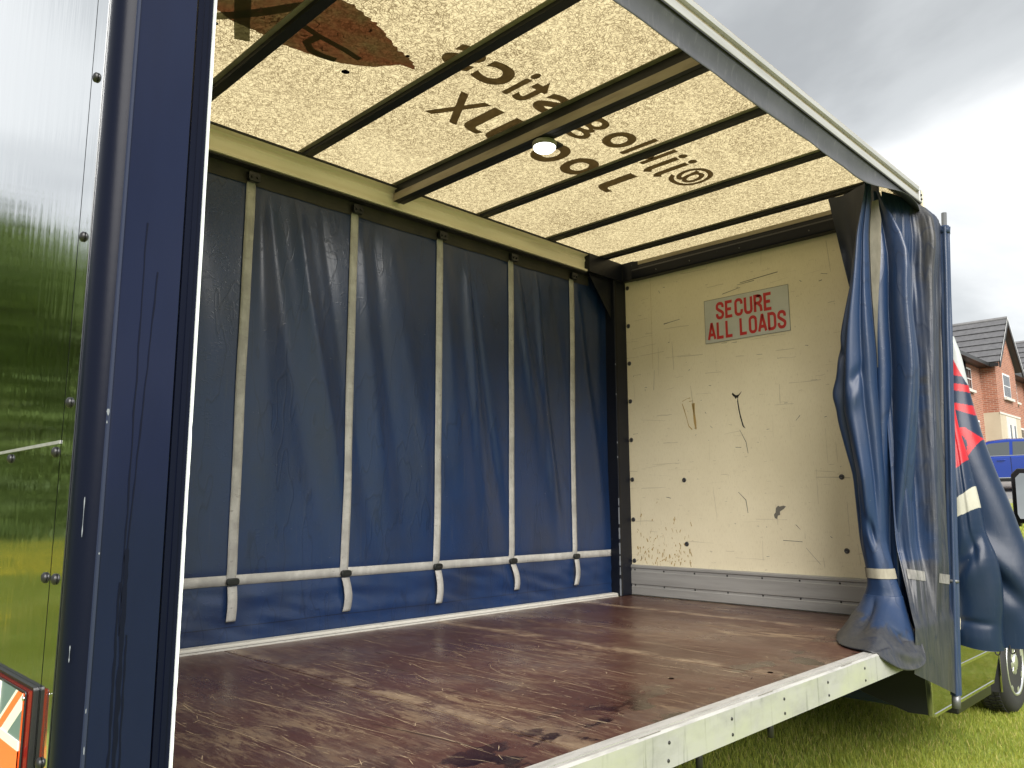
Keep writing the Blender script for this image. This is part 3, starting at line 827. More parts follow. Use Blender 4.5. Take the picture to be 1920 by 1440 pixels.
for x in (-3.224, -2.626, -1.4225, -.804, -.242):
    bow = prism('roof_bow', [(x-.0215, ZR-.022), (x+.0215, ZR-.022), (x+.0235, ZR-.008), (x+.0235, ZR-.003), (x-.0235, ZR-.003), (x-.0235, ZR-.008)], 'y', .03, 2.055, M_bow, T, bevel=.002)
    box('sealant_strip', x-.046, x-.024, .04, 2.05, ZR-.0055, ZR-.003, M_glue, bow)
    box('sealant_strip', x+.024, x+.029, .04, 2.05, ZR-.0055, ZR-.003, M_glue, bow)
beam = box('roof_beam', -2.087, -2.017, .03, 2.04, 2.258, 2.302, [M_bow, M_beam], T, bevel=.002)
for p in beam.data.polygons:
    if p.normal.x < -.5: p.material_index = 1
box('beam_spacer', -2.07, -2.032, .03, 2.05, 2.302, ZR-.004, M_bow, beam)
box('beam_groove', -2.062, -2.05, .04, 2.03, 2.2565, 2.258, M_rubber, beam)
box('sealant_strip', -2.098, -2.071, .04, 2.05, ZR-.0065, ZR-.0035, M_glue, beam)
# lit dome lamp under the beam
LX, LY, LZ = -2.03, .972, 2.256
lamp = lathe('interior_lamp', [(.05, .0), (.056, .004), (.056, .022), (.05, .028)], (LX, LY, LZ), (0, 0, -1), M_lampbody, T, n=28)
lathe('lamp_dome', [(.052, .025), (.05, .034), (.042, .042), (.026, .048), (.0001, .05)], (LX, LY, LZ), (0, 0, -1), M_lampdome, lamp, n=28)
ll = bpy.data.lights.new('lamp_light', 'AREA'); ll.shape = 'DISK'; ll.size = .085; ll.energy = 4.5; ll.color = (1, .97, .92)
llo = link(bpy.data.objects.new('lamp_light', ll), lamp); llo.location = Vector((LX, LY, LZ-.052))-T.location
box('lamp_bracket', -2.0, -1.935, LY-.03, LY+.03, 2.2565, 2.268, M_bow, lamp)

# ---- far roof rail
frail = prism('far_roof_rail', [(2.10, 2.345), (2.03, 2.345), (2.03, 2.334), (2.062, 2.330), (2.066, 2.322), (2.058, 2.30), (2.066, 2.288), (2.066, 2.236), (2.04, 2.232), (2.04, 2.218), (2.10, 2.214)], 'x', RX+.02, -.42, M_cream, T, bevel=.0012)
box('rail_gasket', RX+.02, -.42, 2.018, 2.0295, 2.3345, 2.3425, M_rubber, frail)
box('rail_gasket', RX+.02, -.42, 2.045, 2.095, 2.2065, 2.2135, M_rubber, frail)
cyl('rail_bolt', (-2.03, 2.066, 2.275), (-2.03, 2.058, 2.275), .009, M_alu, frail, n=8)
prism('corner_casting', [(-.42, 2.02), (-.05, 2.02), (-.05, 1.93), (.03, 1.80), (.03, 2.11), (-.42, 2.11)], 'z', 2.212, 2.346, M_navypost, T, bevel=.003)
hd = prism('front_header', [(-.055, 2.208), (-.06, 2.222), (-.06, 2.272), (-.05, 2.285), (-.028, 2.288), (-.022, 2.346), (.03, 2.346), (.03, 2.208)], 'y', 0.02, 1.93, M_navypost, T, bevel=.002)
box('header_strip', -.0285, -.0225, .03, 1.92, 2.318, 2.345, M_beam, hd)
for y in (.62, 1.08, 1.45, 1.72):
    lathe('header_rivet', [(.005, 0), (.0045, .003), (.0001, .004)], (-.06, y, 2.24), (-1, 0, 0), M_rivet, hd, n=8)
# ---- front corner posts
for (y0, y1) in ((2.03, 2.12),):
    cp = box('corner_post', -.14, -.0015, y0, y1, .0005, 2.212, M_navypost, T, bevel=.004)
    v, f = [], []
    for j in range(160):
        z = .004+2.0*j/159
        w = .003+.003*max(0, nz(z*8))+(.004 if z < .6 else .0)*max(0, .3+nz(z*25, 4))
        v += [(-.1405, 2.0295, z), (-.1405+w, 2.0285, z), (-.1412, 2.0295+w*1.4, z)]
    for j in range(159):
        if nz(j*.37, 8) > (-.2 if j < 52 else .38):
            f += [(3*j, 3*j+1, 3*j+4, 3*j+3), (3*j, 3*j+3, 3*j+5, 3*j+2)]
    mk('worn_glint_edge', v, f, M_chip, cp)  # chipped paint strip, with the corner's bright reflection put into its colour
    box('post_channel', -.128, -.118, 2.0285, 2.03, .01, 2.2, M_black, cp)
box('corner_post', -.14, -.0015, .02, .07, .0055, 2.2, M_navypost, T, bevel=.004)['label'] = 'front post on the open side behind the gathered curtain'
prism('corner_gusset', [(-.40, 2.214), (-.141, 2.214), (-.141, 1.92), (-.165, 1.94)], 'y', 2.05, 2.056, M_navypost, T)
# ---- bulkhead
bulk = box('bulkhead', 0.0, .035, .0, 2.1, -.02, 2.33, M_bulk, T)
box('panel_seam', -.0008, 0.0, 1.8113, 1.812, 1.55, 2.205, M_ochre, bulk)
for z in (2.172, 1.89, 1.615, 1.341, 1.066, .788, .511, .231):
    lathe('rivet', [(.016, 0), (.0145, .004), (.007, .005), (.006, .003), (.0001, .003)], (-.0005, 2.012, z), (-1, 0, 0), M_rivet, bulk, n=12)
for (y, z) in ((1.591, .774), (1.588, .357), (.546, .767), (.544, .352)):
    lathe('rivet', [(.016, 0), (.014, .004), (.006, .0045), (.005, .0025), (.0001, .0025)], (-.0005, y, z), (-1, 0, 0), M_rivet, bulk, n=14)
# tear in the board: dark crack with lifted lips
def decal(name, pts, m, par, x=-.0012):
    mk(name, [(x, p[0], p[1]) for p in pts], [tuple(range(len(pts)))], m, par)
decal('tear', [(1.214, 1.312), (1.206, 1.322), (1.198, 1.312), (1.185, 1.302), (1.168, 1.304), (1.15, 1.318), (1.142, 1.325), (1.152, 1.31), (1.165, 1.296), (1.172, 1.28), (1.168, 1.24), (1.161, 1.19), (1.15, 1.14), (1.14, 1.105), (1.128, 1.085), (1.143, 1.095), (1.156, 1.115), (1.166, 1.16), (1.174, 1.21), (1.182, 1.27), (1.196, 1.292), (1.204, 1.298)], M_black, bulk)
def lift(pts, hgt, m, name):
    V, F = [], []
    for i, (y, z, w) in enumerate(pts):
        V += [(-.0006, y, z), (-.0006-hgt*w, y+w*.012, z+w*.004), (-.0006, y+w*.03, z+.003)]
    for i in range(len(pts)-1):
        F += [(3*i, 3*i+1, 3*i+4, 3*i+3), (3*i+1, 3*i+2, 3*i+5, 3*i+4)]
    mk(name, V, F, m, bulk, smooth=True)
lift([(1.174, 1.285, .2), (1.178, 1.26, .6), (1.172, 1.21, .5), (1.163, 1.16, .4), (1.15, 1.11, .2)], .008, M_bulk, 'tear_lip')
lift([(1.145, 1.322, .2), (1.155, 1.318, -.8), (1.17, 1.309, -.9), (1.19, 1.307, -.8), (1.205, 1.318, -.2)], .012, M_bulk, 'tear_lip')
decal('gouge', [(.965, .53), (.95, .525), (.945, .545), (.93, .55), (.93, .57), (.905, .585), (.89, .6), (.905, .605), (.93, .6), (.94, .605), (.955, .59), (.958, .565), (.97, .55)], M_scuff, bulk)
def bline(pts, w, m, nm='scuff_line'):
    V, F = [], []
    for i, p in enumerate(pts):
        a = Vector(pts[max(0, i-1)]); b = Vector(pts[min(len(pts)-1, i+1)]); d = (b-a).normalized(); ww = w*random.uniform(.4, 1.3)
        V += [(-.0009, p[0]-d.y*ww, p[1]+d.x*ww), (-.0009, p[0]+d.y*ww, p[1]-d.x*ww)]
    F = [(2*i, 2*i+1, 2*i+3, 2*i+2) for i in range(len(pts)-1)]
    return V, F
def blines(name, lines, m):
    V, F = [], []
    for pts, w in lines:
        v, f = bline(pts, w, m); o = len(V); V += v; F += [tuple(i+o for i in q) for q in f]
    tag(mk(name, V, F, m, bulk), kind='stuff')
blines('glue_residue', [([(1.585, 1.285), (1.57, 1.24), (1.553, 1.18), (1.54, 1.13), (1.515, 1.105)], .003), ([(1.50, 1.28), (1.497, 1.22), (1.492, 1.16), (1.486, 1.105)], .009), ([(1.583, 1.30), (1.545, 1.315), (1.52, 1.318)], .0025), ([(1.53, 1.295), (1.50, 1.297)], .003)] +
       [([(y, z), (y+random.uniform(-.01, .01), z-random.uniform(.005, .03))], random.uniform(.001, .004)) for y, z in [(random.uniform(1.55, 1.99), .22+abs(random.gauss(0, .13))) for _ in range(110)]], M_ochre)
ln = []
for k in range(60):
    y, z = random.uniform(.5, 1.98), random.uniform(.25, 2.15)
    l = random.choice([.006, .01, .015, .02, .04])
    a = random.gauss(0, .12) if random.random() < .7 else random.uniform(-1.5, 1.5)
    ln.append(([(y, z), (y+l*.5*math.cos(a), z+l*.5*math.sin(a)+random.gauss(0, .001)), (y+l*math.cos(a), z+l*math.sin(a))], random.uniform(.0005, .0022)))
ln += [([(1.12, 2.03), (.98, 2.04), (.86, 2.048)], .0035), ([(1.14, 2.02), (1.02, 2.026)], .002), ([(1.25, 1.98), (1.12, 2.0)], .0015),
       ([(1.71, 1.855), (1.66, 1.86), (1.58, 1.868)], .003), ([(1.2, .69), (1.15, .64), (1.14, .56)], .0022), ([(1.17, 1.08), (1.13, 1.0), (1.12, .93)], .0018), ([(1.80, 1.54), (1.81, 1.4)], .001), ([(.78, .36), (.70, .27)], .0015), ([(.92, .40), (.80, .395)], .0018)]
blines('scuff_marks', ln, M_scuff)
ln = []
for k in range(190):
    y, z = random.uniform(.45, 2.0), random.uniform(.22, 2.18)
    l = random.choice([.01, .02, .03, .06, .12, .2]); a = random.gauss(0, .05)
    if random.random() < .25: a += 1.57
    ln.append(([(y+l*t_*math.cos(a), z+l*t_*math.sin(a)+random.gauss(0, .0012)) for t_ in (0, .33, .66, 1)], random.uniform(.0004, .002)))
blines('faint_scuffs', ln, M_faint)
# ---- grey kick plate
kick = prism('kick_plate', [(-.001, .003), (-.014, .003), (-.018, .008), (-.018, .058), (-.013, .062), (-.013, .074), (-.02, .078), (-.02, .160), (-.014, .164), (-.014, .182), (-.022, .186), (-.022, .200), (-.014, .206), (-.001, .206)], 'y', .02, 2.029, M_kick, T, bevel=.0008)
for i in range(9):
    y = 2.0-i*.235
    for z in (.172, .069):
        lathe('kick_screw', [(.006, 0), (.0055, .002), (.0001, .0025)], (-.0142 if z > .1 else -.0132, y, z), (-1, 0, 0), M_screw, kick, n=8)
# ---- warning sign
sgn = box('warning_sign', -.0032, -.0006, .796, 1.3855, 1.664, 1.956, M_signpaper, T)
for (a, b, c_, d_) in ((.796, 1.3855, 1.664, 1.6665), (.796, 1.3855, 1.9535, 1.956), (.796, .7985, 1.664, 1.956), (1.383, 1.3855, 1.664, 1.956)):
    box('sign_border', -.0041, -.0034, a, b, c_, d_, M_scuff, sgn)
def arc(cx, cy, rx, ry, a0, a1, n_=7):
    return [(cx+rx*math.cos(R(a0+(a1-a0)*i/n_)), cy+ry*math.sin(R(a0+(a1-a0)*i/n_))) for i in range(n_+1)]
W_ = .5                                   # condensed block capitals on a 0..W_ by 0..1 box (centre lines)
GL = {
 'S': [([(W_-.02, .70)]+arc(W_-.2, .78, .2, .22, 0, 90)+arc(.2, .76, .2, .24, 90, 200)+[(.12, .58), (W_-.12, .42)]+arc(W_-.2, .24, .2, .24, 20, -90)+arc(.2, .22, .2, .22, -90, -180)+[(.0, .30)], 0)],
 'E': [([(W_, 1.0), (0, 1.0), (0, 0), (W_, 0)], 0), ([(.0, .5), (W_-.08, .5)], 1)],
 'C': [([(W_, .68)]+arc(W_-.22, .78, .22, .22, 0, 90)+arc(.22, .78, .22, .22, 90, 180)+arc(.22, .22, .22, .22, 180, 270)+arc(W_-.22, .22, .22, .22, 270, 360)+[(W_, .32)], 0)],
 'U': [([(0, 1.06)]+arc(.22, .22, .22, .22, 180, 270)+arc(W_-.22, .22, .22, .22, 270, 360)+[(W_, 1.06)], 0)],
 'R': [([(0, -.06), (0, 1.0), (W_-.2, 1.0)]+arc(W_-.22, .76, .22, .24, 90, -90)+[(.0, .52)], 0), ([(W_-.24, .5), (W_-.04, .28), (W_, -.06)], 1)],
 'A': [([(-.04, -.06), (W_/2-.02, 1.0), (W_/2+.02, 1.0), (W_+.04, -.06)], 0), ([(.08, .26), (W_-.08, .26)], 1)],
 'L': [([(0, 1.06), (0, 0), (W_, 0)], 0)],
 'O': [(arc(W_-.22, .78, .22, .22, 0, 90)+arc(.22, .78, .22, .22, 90, 180)+arc(.22, .22, .22, .22, 180, 270)+arc(W_-.22, .22, .22, .22, 270, 360)+[(W_, .78)], 0)],
 'D': [([(0, .0), (0, 1.0), (W_-.24, 1.0)]+arc(W_-.24, .76, .24, .24, 90, 0)+arc(W_-.24, .24, .24, .24, 0, -90)+[(-.07, 0)], 0)],
}
def sign_word(word, yl, yr, zc, h_):
    adv = {' ': .45}
    tot = sum(adv.get(c_, W_+.30) for c_ in word)-.30+.16
    k = (yl-yr)/tot; u0 = .08
    for c_ in word:
        if c_ != ' ':
            V, F = [], []
            for pts, lay in GL[c_]:
                q = [Vector(p) for p in pts]; q = [p for i, p in enumerate(q) if i == 0 or (p-q[i-1]).length > 1e-4]
                n_ = len(q); b0 = len(V); hw = .105
                for i, p in enumerate(q):
                    d0 = (q[i]-q[i-1]).normalized() if i else (q[1]-q[0]).normalized()
                    d1 = (q[i+1]-q[i]).normalized() if i < n_-1 else d0
                    n0, n1 = Vector((-d0.y, d0.x)), Vector((-d1.y, d1.x)); m_ = (n0+n1)
                    m_ = m_.normalized() if m_.length > 1e-3 else n0
                    l_ = hw/max(.45, m_.dot(n0))
                    for sg in (1, -1):
                        pp = p+m_*l_*sg
                        V.append((-.0042-.0003*lay, yl-(u0+pp.x)*k, zc+(pp.y-.5)*h_*.86))
                F += [(b0+2*i, b0+2*i+1, b0+2*i+3, b0+2*i+2) for i in range(n_-1)]
            mk('sign_letter', V, F, M_signred, sgn)
        u0 += adv.get(c_, W_+.30)
sign_word('SECURE', 1.298, .905, 1.872, .112)
sign_word('ALL LOADS', 1.362, .822, 1.742, .112)

# ---- near roof rail and valance
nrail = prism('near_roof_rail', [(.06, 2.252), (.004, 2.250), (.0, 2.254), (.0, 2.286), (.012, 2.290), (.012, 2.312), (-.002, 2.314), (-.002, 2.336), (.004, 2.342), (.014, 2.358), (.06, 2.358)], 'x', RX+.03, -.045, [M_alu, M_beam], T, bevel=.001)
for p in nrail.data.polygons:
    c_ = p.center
    if abs(c_[1]+1.05-.012) < .004 and p.normal.y < -.5: p.material_index = 1  # recessed face coloured brown-grey: the gap's shadow put into the material
box('rail_gasket', RX+.03, -.03, -.001, .02, 2.2425, 2.2495, M_rubber, nrail)
prism('rail_end_cap', [(-.003, 2.25), (-.003, 2.325), (.01, 2.34), (.05, 2.34), (.05, 2.25)], 'x', -.0445, -.012, M_alu, nrail, bevel=.004)
for z in (2.268, 2.292):
    cyl('cap_bolt', (-.03, -.003, z), (-.03, -.009, z), .006, M_screw, nrail, n=8)
def val(u, v):
    x = RX+.05+(-.015-RX-.05)*u
    end = sstep(-.95, -.45, x)
    low = 2.138+.010*nz(x*1.3, 2)+.004*nz(x*6)-.0*end
    z = 2.245-(2.245-low)*v
    y = .006+.018*math.sin(v*2.4)*(1+.4*nz(x*2.2, 5))+.006*v*nz(x*4, v*2)
    y -= end*v*v*.10*math.sin(math.pi*min(1, max(0, (x+.95)/.93)))
    return (x, y, z)
grid('valance', val, 160, 9, M_valance, T, solid=.002)

# ---- side skirt, mud flap, wheels, cab
GZ = -.8
def skirt(y0, name='side_skirt', s=1):
    poly = [(-.17, -.432), (-.17, -.11), (1.12, -.11), (1.12, -.25), (.92, -.432)]
    sk = prism(name, poly, 'y', y0, y0+s*.03, M_glossblack, T, bevel=.006)
    for z in (-.250, -.425):
        box('chrome_trim', -.15, .9, min(y0-s*.004, y0), max(y0-s*.004, y0), z-.007, z+.007, M_chrome, sk)
    prism('skirt_end', [(y0+s*.002, -.425), (y0+s*.002, -.12), (y0+s*.62, -.12), (y0+s*.62, -.28), (y0+s*.12, -.43)], 'x', -.168, -.14, M_skirtend, sk, bevel=.004)
    box('skirt_edge_trim', -.176, -.1705, min(y0, y0+s*.006), max(y0, y0+s*.006), -.43, -.13, M_chrome, sk)
    return sk
skirt(.10)
skirt(2.0, s=-1)['label'] = 'far side skirt'
TY = [(.20, .015), (.255, .0), (.30, .004), (.325, .02), (.335, .045), (.335, .165), (.325, .19), (.30, .206), (.20, .195)]
def wheel(cx, y, s, rim=True):
    c_ = (cx, y, GZ+.335)
    w = lathe('road_wheel', TY, c_, (0, s, 0), M_tyre, T, n=48)
    V, F = [], []
    for k in range(60):           # tread blocks
        a = 2*math.pi*k/60
        for (o0, o1, sh) in ((.05, .08, 0), (.086, .122, .03), (.128, .16, 0)):
            b = len(V)
            for rr in (.333, .341):
                for (da, oo) in ((-.036, o0), (.036, o0), (.036, o1), (-.036, o1)):
                    aa = a+da+sh
                    V.append((cx+math.cos(aa)*rr, y+s*oo, GZ+.335+math.sin(aa)*rr))
            F += [(b+4, b+5, b+6, b+7)]+[(b+i, b+(i+1) % 4, b+4+(i+1) % 4, b+4+i) for i in range(4)]
    tag(mk('tread_blocks', V, F, M_tyre, w), kind='stuff')
    lathe('rim', [(.0001, .075), (.19, .075), (.2, .02), (.206, .008), (.218, .004), (.222, .012), (.21, .05)], c_, (0, s, 0), M_rim, w, n=40)
    for k in range(8):
        a = 2*math.pi*k/8+.2
        d = Vector((math.cos(a), 0, math.sin(a))); t_ = Vector((-math.sin(a), 0, math.cos(a)))
        V = []
        for (r_, wd, o) in ((.035, .022, .008), (.12, .017, .020), (.205, .024, .012)):
            for q in (-1, 1):
                V.append(Vector(c_)+d*r_+t_*wd*q+Vector((0, s*o, 0)))
            for q in (-1, 1):
                V.append(Vector(c_)+d*r_+t_*wd*q*.8+Vector((0, s*(o+.035), 0)))
        F = []
        for i in range(2):
            b = 4*i
            F += [(b, b+1, b+5, b+4), (b+1, b+3, b+7, b+5), (b, b+4, b+6, b+2), (b+2, b+6, b+7, b+3)]
        mk('spoke', V, F, M_rim, w, bevel=.003)
    lathe('hub_cap', [(.05, .03), (.05, .006), (.04, .002), (.0001, .002)], c_, (0, s, 0), M_rim, w, n=20)
    return w
wheel(1.90, .205, 1)
wheel(1.90, 1.895, -1)
wheel(-2.75, .26, 1)['label'] = 'rear wheel under the load deck'
wheel(-2.75, 1.84, -1)
fl = prism('mud_flap', [(.16, -.57), (.36, -.57), (.36, -.15), (.16, -.15)], 'x', 1.31, 1.325, M_rubber, T, bevel=.006)
box('flap_trim', 1.302, 1.3095, .158, .166, -.56, -.2, M_chrome, fl)
for y in (.62, 1.36):
    prism('chassis_beam', [(y, -.28), (y+.1, -.28), (y+.1, -.1), (y, -.1)], 'x', -4.05, 2.2, M_blackplastic, T)
for x in (-2.75, 1.9):
    cyl('axle', (x, .4, GZ+.335), (x, 1.7, GZ+.335), .05, M_blackplastic, T)
# cab, mostly behind the gathered curtain
prof = [(.12, -.48), (.12, 1.42), (.30, 1.52), (.95, 1.52), (1.25, 1.38), (1.72, .52), (2.42, .30), (2.62, .12), (2.66, -.45), (1.6, -.50)]
def cabpt(p, t):
    x, z = p
    hw = .80-.0*z
    if z > .35: hw -= .16*(z-.35)/1.1
    yy = 1.05+t*hw
    xx = x-(max(0, x-.9)*.22)*abs(t)**3
    return (xx, yy, z)
ts = [-1, -.94, -.8, -.5, 0, .5, .8, .94, 1]
V, F = [], []
n = len(prof)
for t_ in ts:
    for p in prof:
        k = .985 if abs(t_) == 1 else 1.
        V.append(cabpt((p[0], p[1]*k if p[1] > 0 else p[1]), t_))
for j in range(len(ts)-1):
    for i in range(n):
        F.append((j*n+i, j*n+(i+1) % n, (j+1)*n+(i+1) % n, (j+1)*n+i))
F += [tuple(range(n)), tuple(range(len(ts)*n-1, (len(ts)-1)*n-1, -1))]
M_cab = mat('navy cab paint', (0.012, 0.025, 0.08), 0.2, coat=.8)
cab = mk('cab_body', V, F, M_cab, T, bevel=.02, seg=3)
for s in (-1, 1):
    pts = []
    for (x, z) in ((.42, .5), (.42, 1.25), (.98, 1.25), (1.42, .5)):
        q = Vector(cabpt((x, z), s)); pts.append((q.x, q.y+s*.004, q.z))
    pts += [(p[0], p[1]-s*.01, p[2]) for p in pts]
    mk('cab_window', pts, [(0, 1, 2, 3), (4, 5, 6, 7), (0, 1, 5, 4), (1, 2, 6, 5), (2, 3, 7, 6), (3, 0, 4, 7)], M_carglass, cab)
V = [cabpt(p, t_) for p in ((1.29, 1.32), (1.70, .57)) for t_ in (-.85, 0, .85)]
mk('windscreen', [(v[0]+.012, v[1], v[2]+.006) for v in V], [(0, 1, 4, 3), (1, 2, 5, 4)], M_carglass, cab)
for s in (-1, 1):                                # wing mirrors
    yc = 1.05+s*1.205
    def mp(x, y, z): return (x, 1.05+s*y, z)
    o_ = []
    for (dy, dz) in ((-.095, -.165), (.085, -.165), (.105, -.14), (.115, .12), (.09, .17), (-.07, .175), (-.105, .14), (-.11, -.13)):
        o_.append((1.178+dy, .655+dz))
    hs = [mp(1.20, p[0], p[1]) for p in o_]+[mp(1.235, p[0], p[1]) for p in o_]+[mp(1.31, 1.178+(p[0]-1.178)*.6, .655+(p[1]-.655)*.7) for p in o_]
    m_ = len(o_)
    ff = [(i, (i+1) % m_, m_+(i+1) % m_, m_+i) for i in range(m_)]+[(m_+i, m_+(i+1) % m_, 2*m_+(i+1) % m_, 2*m_+i) for i in range(m_)]+[tuple(range(m_)), tuple(range(3*m_-1, 2*m_-1, -1))]
    mr = mk('wing_mirror', hs, ff, M_blackplastic, T, bevel=.008, seg=3)
    if s < 0: mr['label'] = 'black wing mirror by the open side of the cab'
    g = [mp(1.168+.27*(p[0]-1.178)+.02*(p[1]-.655), 1.184+(p[0]-1.178)*.70, .655+(p[1]-.655)*.82) for p in o_]
    mk('mirror_glass', g, [tuple(range(m_))], M_mirror, mr)
    box('mirror_arm', 1.22, 1.27, min(1.05+s*.72, 1.05+s*1.10), max(1.05+s*.72, 1.05+s*1.10), .47, .51, M_blackplastic, mr, bevel=.01)
box('cab_step', .35, 1.0, .14, .40, -.52, -.46, M_blackplastic, T, bevel=.01)

# ================================================================== FAR CURTAIN
FC = empty('side_curtain', (-2.1, 2.11, 0), label='dark blue curtain pulled taut along the far side with grey straps', cat='curtain')
SX = [-2.879, -2.290, -1.7013, -1.1125, -.5237]
folds = []
rf = random.Random(3)
for xs in [-3.468]+SX:
    for k in range(4):
        folds.append((xs+.03+.10*k*rf.uniform(.6, 1.2), rf.uniform(.12, .34), rf.uniform(.018, .045), rf.uniform(.006, .022)*(1 if k % 2 == 0 else -.7), rf.uniform(.5, 1.5)))
def fdisp(x, z):
    d = .012*nz(x*1.7, z*.5, 1)+.006*nz(x*4.3, z*.9, 3)
    for (x0, sl, w, a, zc) in folds:
        t_ = 2.2-z
        xc = x0+sl*t_*(.5+.25*t_*.5)
        ww = w*(1+.9*t_)
        q = (x-xc)/ww
        if abs(q) < 3: d += a*math.exp(-q*q)*sstep(2.2, 1.95, z)*(1-.75*sstep(.9, .35, z)*1.0)
    for xs in SX:                      # pinned at the straps
        q = (x-xs)/.05
        if abs(q) < 3: d *= 1-.7*math.exp(-q*q)
    low = sstep(.30, .20, z)
    d = d*(1-low*.8)+low*(.012*nz(x*3.1, 7)+.011*nz(x*6+z*9, z*14, 4)*sstep(.0, .08, z))
    d -= .006*math.exp(-((z-.285)/.03)**2)
    return d
CY = 2.108
def fcs(u, v):
    x = RX+.16+(-.135-RX-.16)*u; z = .012+2.235*v
    return (x, CY-fdisp(x, z), z)
grid('curtain_sheet', fcs, 420, 190, M_farsheet, FC)
def hem(u, v):
    x = RX+.16+(-.34-RX-.16)*u; z = 2.135+.012*abs(nz(x*2))+(2.232-2.135)*v
    return (x, CY-.006-fdisp(x, z)-.004*v, z)
grid('top_hem', hem, 200, 5, M_hem, FC)
for i, xs in enumerate(SX):
    def st(u, v, xs=xs):
        z = .268+(2.165-.268)*v
        x = xs+(u-.5)*.046+.004*nz(z*2.1, xs)
        return (x, CY-fdisp(x, z)-.005-.0015*math.cos((u-.5)*3), z)
    grid('strap', st, 4, 110, M_web, FC, solid=.002)
    def tl_(u, v, xs=xs, i=i):
        z = .262-(.150+.012*(i % 3))*v
        off = (.0, .018, .012, .018, .010)[i]*math.sin(v*2.2)-(.0, .006, .004, -.012, .018)[i]*v
        return (xs+(u-.5)*.044+off, CY-fdisp(xs, .24)-.018-.010*math.sin(v*3), z)
    grid('strap_tail', tl_, 3, 16, M_web, FC, solid=.002)
    zb = .291
    bo = []
    for k in range(20):
        t_ = 2*math.pi*k/20
        bo.append((xs+math.copysign(abs(math.cos(t_))**.6, math.cos(t_))*.030, zb+math.copysign(abs(math.sin(t_))**.6, math.sin(t_))*.016-.008))
    yb = CY-fdisp(xs, .285)
    bk = prism('strap_buckle', bo, 'y', yb-.034, yb-.016, M_buckle, FC, bevel=.005)
    box('buckle_slot', xs-.012, xs+.012, yb-.0352, yb-.0342, zb-.011, zb-.006, M_rubber, bk)
    ro = prism('curtain_roller', [(xs-.03, 2.15), (xs-.022, 2.142), (xs+.022, 2.142), (xs+.03, 2.15), (xs+.03, 2.19), (xs-.03, 2.19)], 'y', CY-.045, CY-.018, M_buckle, FC, bevel=.004)
    for dx in (-.014, .014):
        cyl('roller_pin', (xs+dx, CY-.052, 2.164), (xs+dx, CY-.045, 2.164), .007, M_rubber, ro, n=8)
def hs_(u, v):
    x = RX+.16+(-.142-RX-.16)*u
    z = .266+.044*v+.003*nz(x*2.2, 9)
    return (x, CY-fdisp(x, .288)-.005, z)
grid('horizontal_strap', hs_, 300, 3, M_web, FC, solid=.002)
# seam of the curtain foot pocket
def fs_(u, v):
    x = RX+.16+(-.145-RX-.16)*u; z = .085+.0025*v+.004*nz(x*1.5)
    return (x, CY-fdisp(x, z)-.0012, z)
grid('pocket_seam', fs_, 240, 2, M_sheetdark, FC)

# ================================================================== NEAR CURTAIN, gathered at the front
NC = empty('gathered_curtain', (-.4, 0, 0), label='blue curtain gathered in heavy folds at the front corner of the open side', cat='curtain')
def tube(name, xc, Lt, Rt, z0, z1, depth, m, nu=56, nv=180, lobes=(), colfn=None, hem=None, xs=None, h=.05, smooth_top=0):
    """a hanging fold: elliptical section between the left and right edges (as seen from the rear) on the plane x = xc"""
    def fn(u, v):
        z = z0+(z1-z0)*v
        yl, yr = sinterp(Lt, z, h), sinterp(Rt, z, h)
        a = 2*math.pi*u
        zc = z
        if hem: zc = z+(1-v)**3*hem(u)
        cy, hw = (yl+yr)/2, (yl-yr)/2
        d = depth(z) if callable(depth) else depth
        x0 = xs(z) if xs else xc
        r = 1.0
        for (k, amp, ph, tw) in lobes:
            r += amp*math.cos(k*a+ph+tw*z)
        r += .05*nz(math.cos(a)*1.5, math.sin(a)*1.5, z*2.2)
        cs, sn = math.cos(a), math.sin(a)
        rr = r if abs(cs) < .9 else 1+(r-1)*.3
        return (x0-sn*d*r, cy+cs*hw*rr, zc)
    return grid(name, fn, nu, nv, m, NC, closed=True, colfn=colfn)
F2L = [(0.076, 2.196), (0.145, 1.961), (0.19, 1.692), (0.244, 1.494), (0.271, 1.36), (0.3, 1.137), (0.294, 1.023), (0.262, 0.862), (0.238, 0.756), (0.23, 0.432), (0.213, 0.32), (0.207, 0.263), (0.222, 0.19), (0.30, 0.10), (0.352, 0.055), (0.361, 0.02), (0.362, -.1)]
F2R = [(0.06, 2.191), (0.091, 1.947), (0.1, 1.674), (0.099, 1.47), (0.098, 1.337), (0.104, 1.184), (0.101, 0.983), (0.102, 0.727), (0.113, 0.436), (0.09, 0.326), (0.084, 0.27), (0.061, 0.202), (0.047, 0.109), (0.03, 0.018), (0.0, -0.116)]
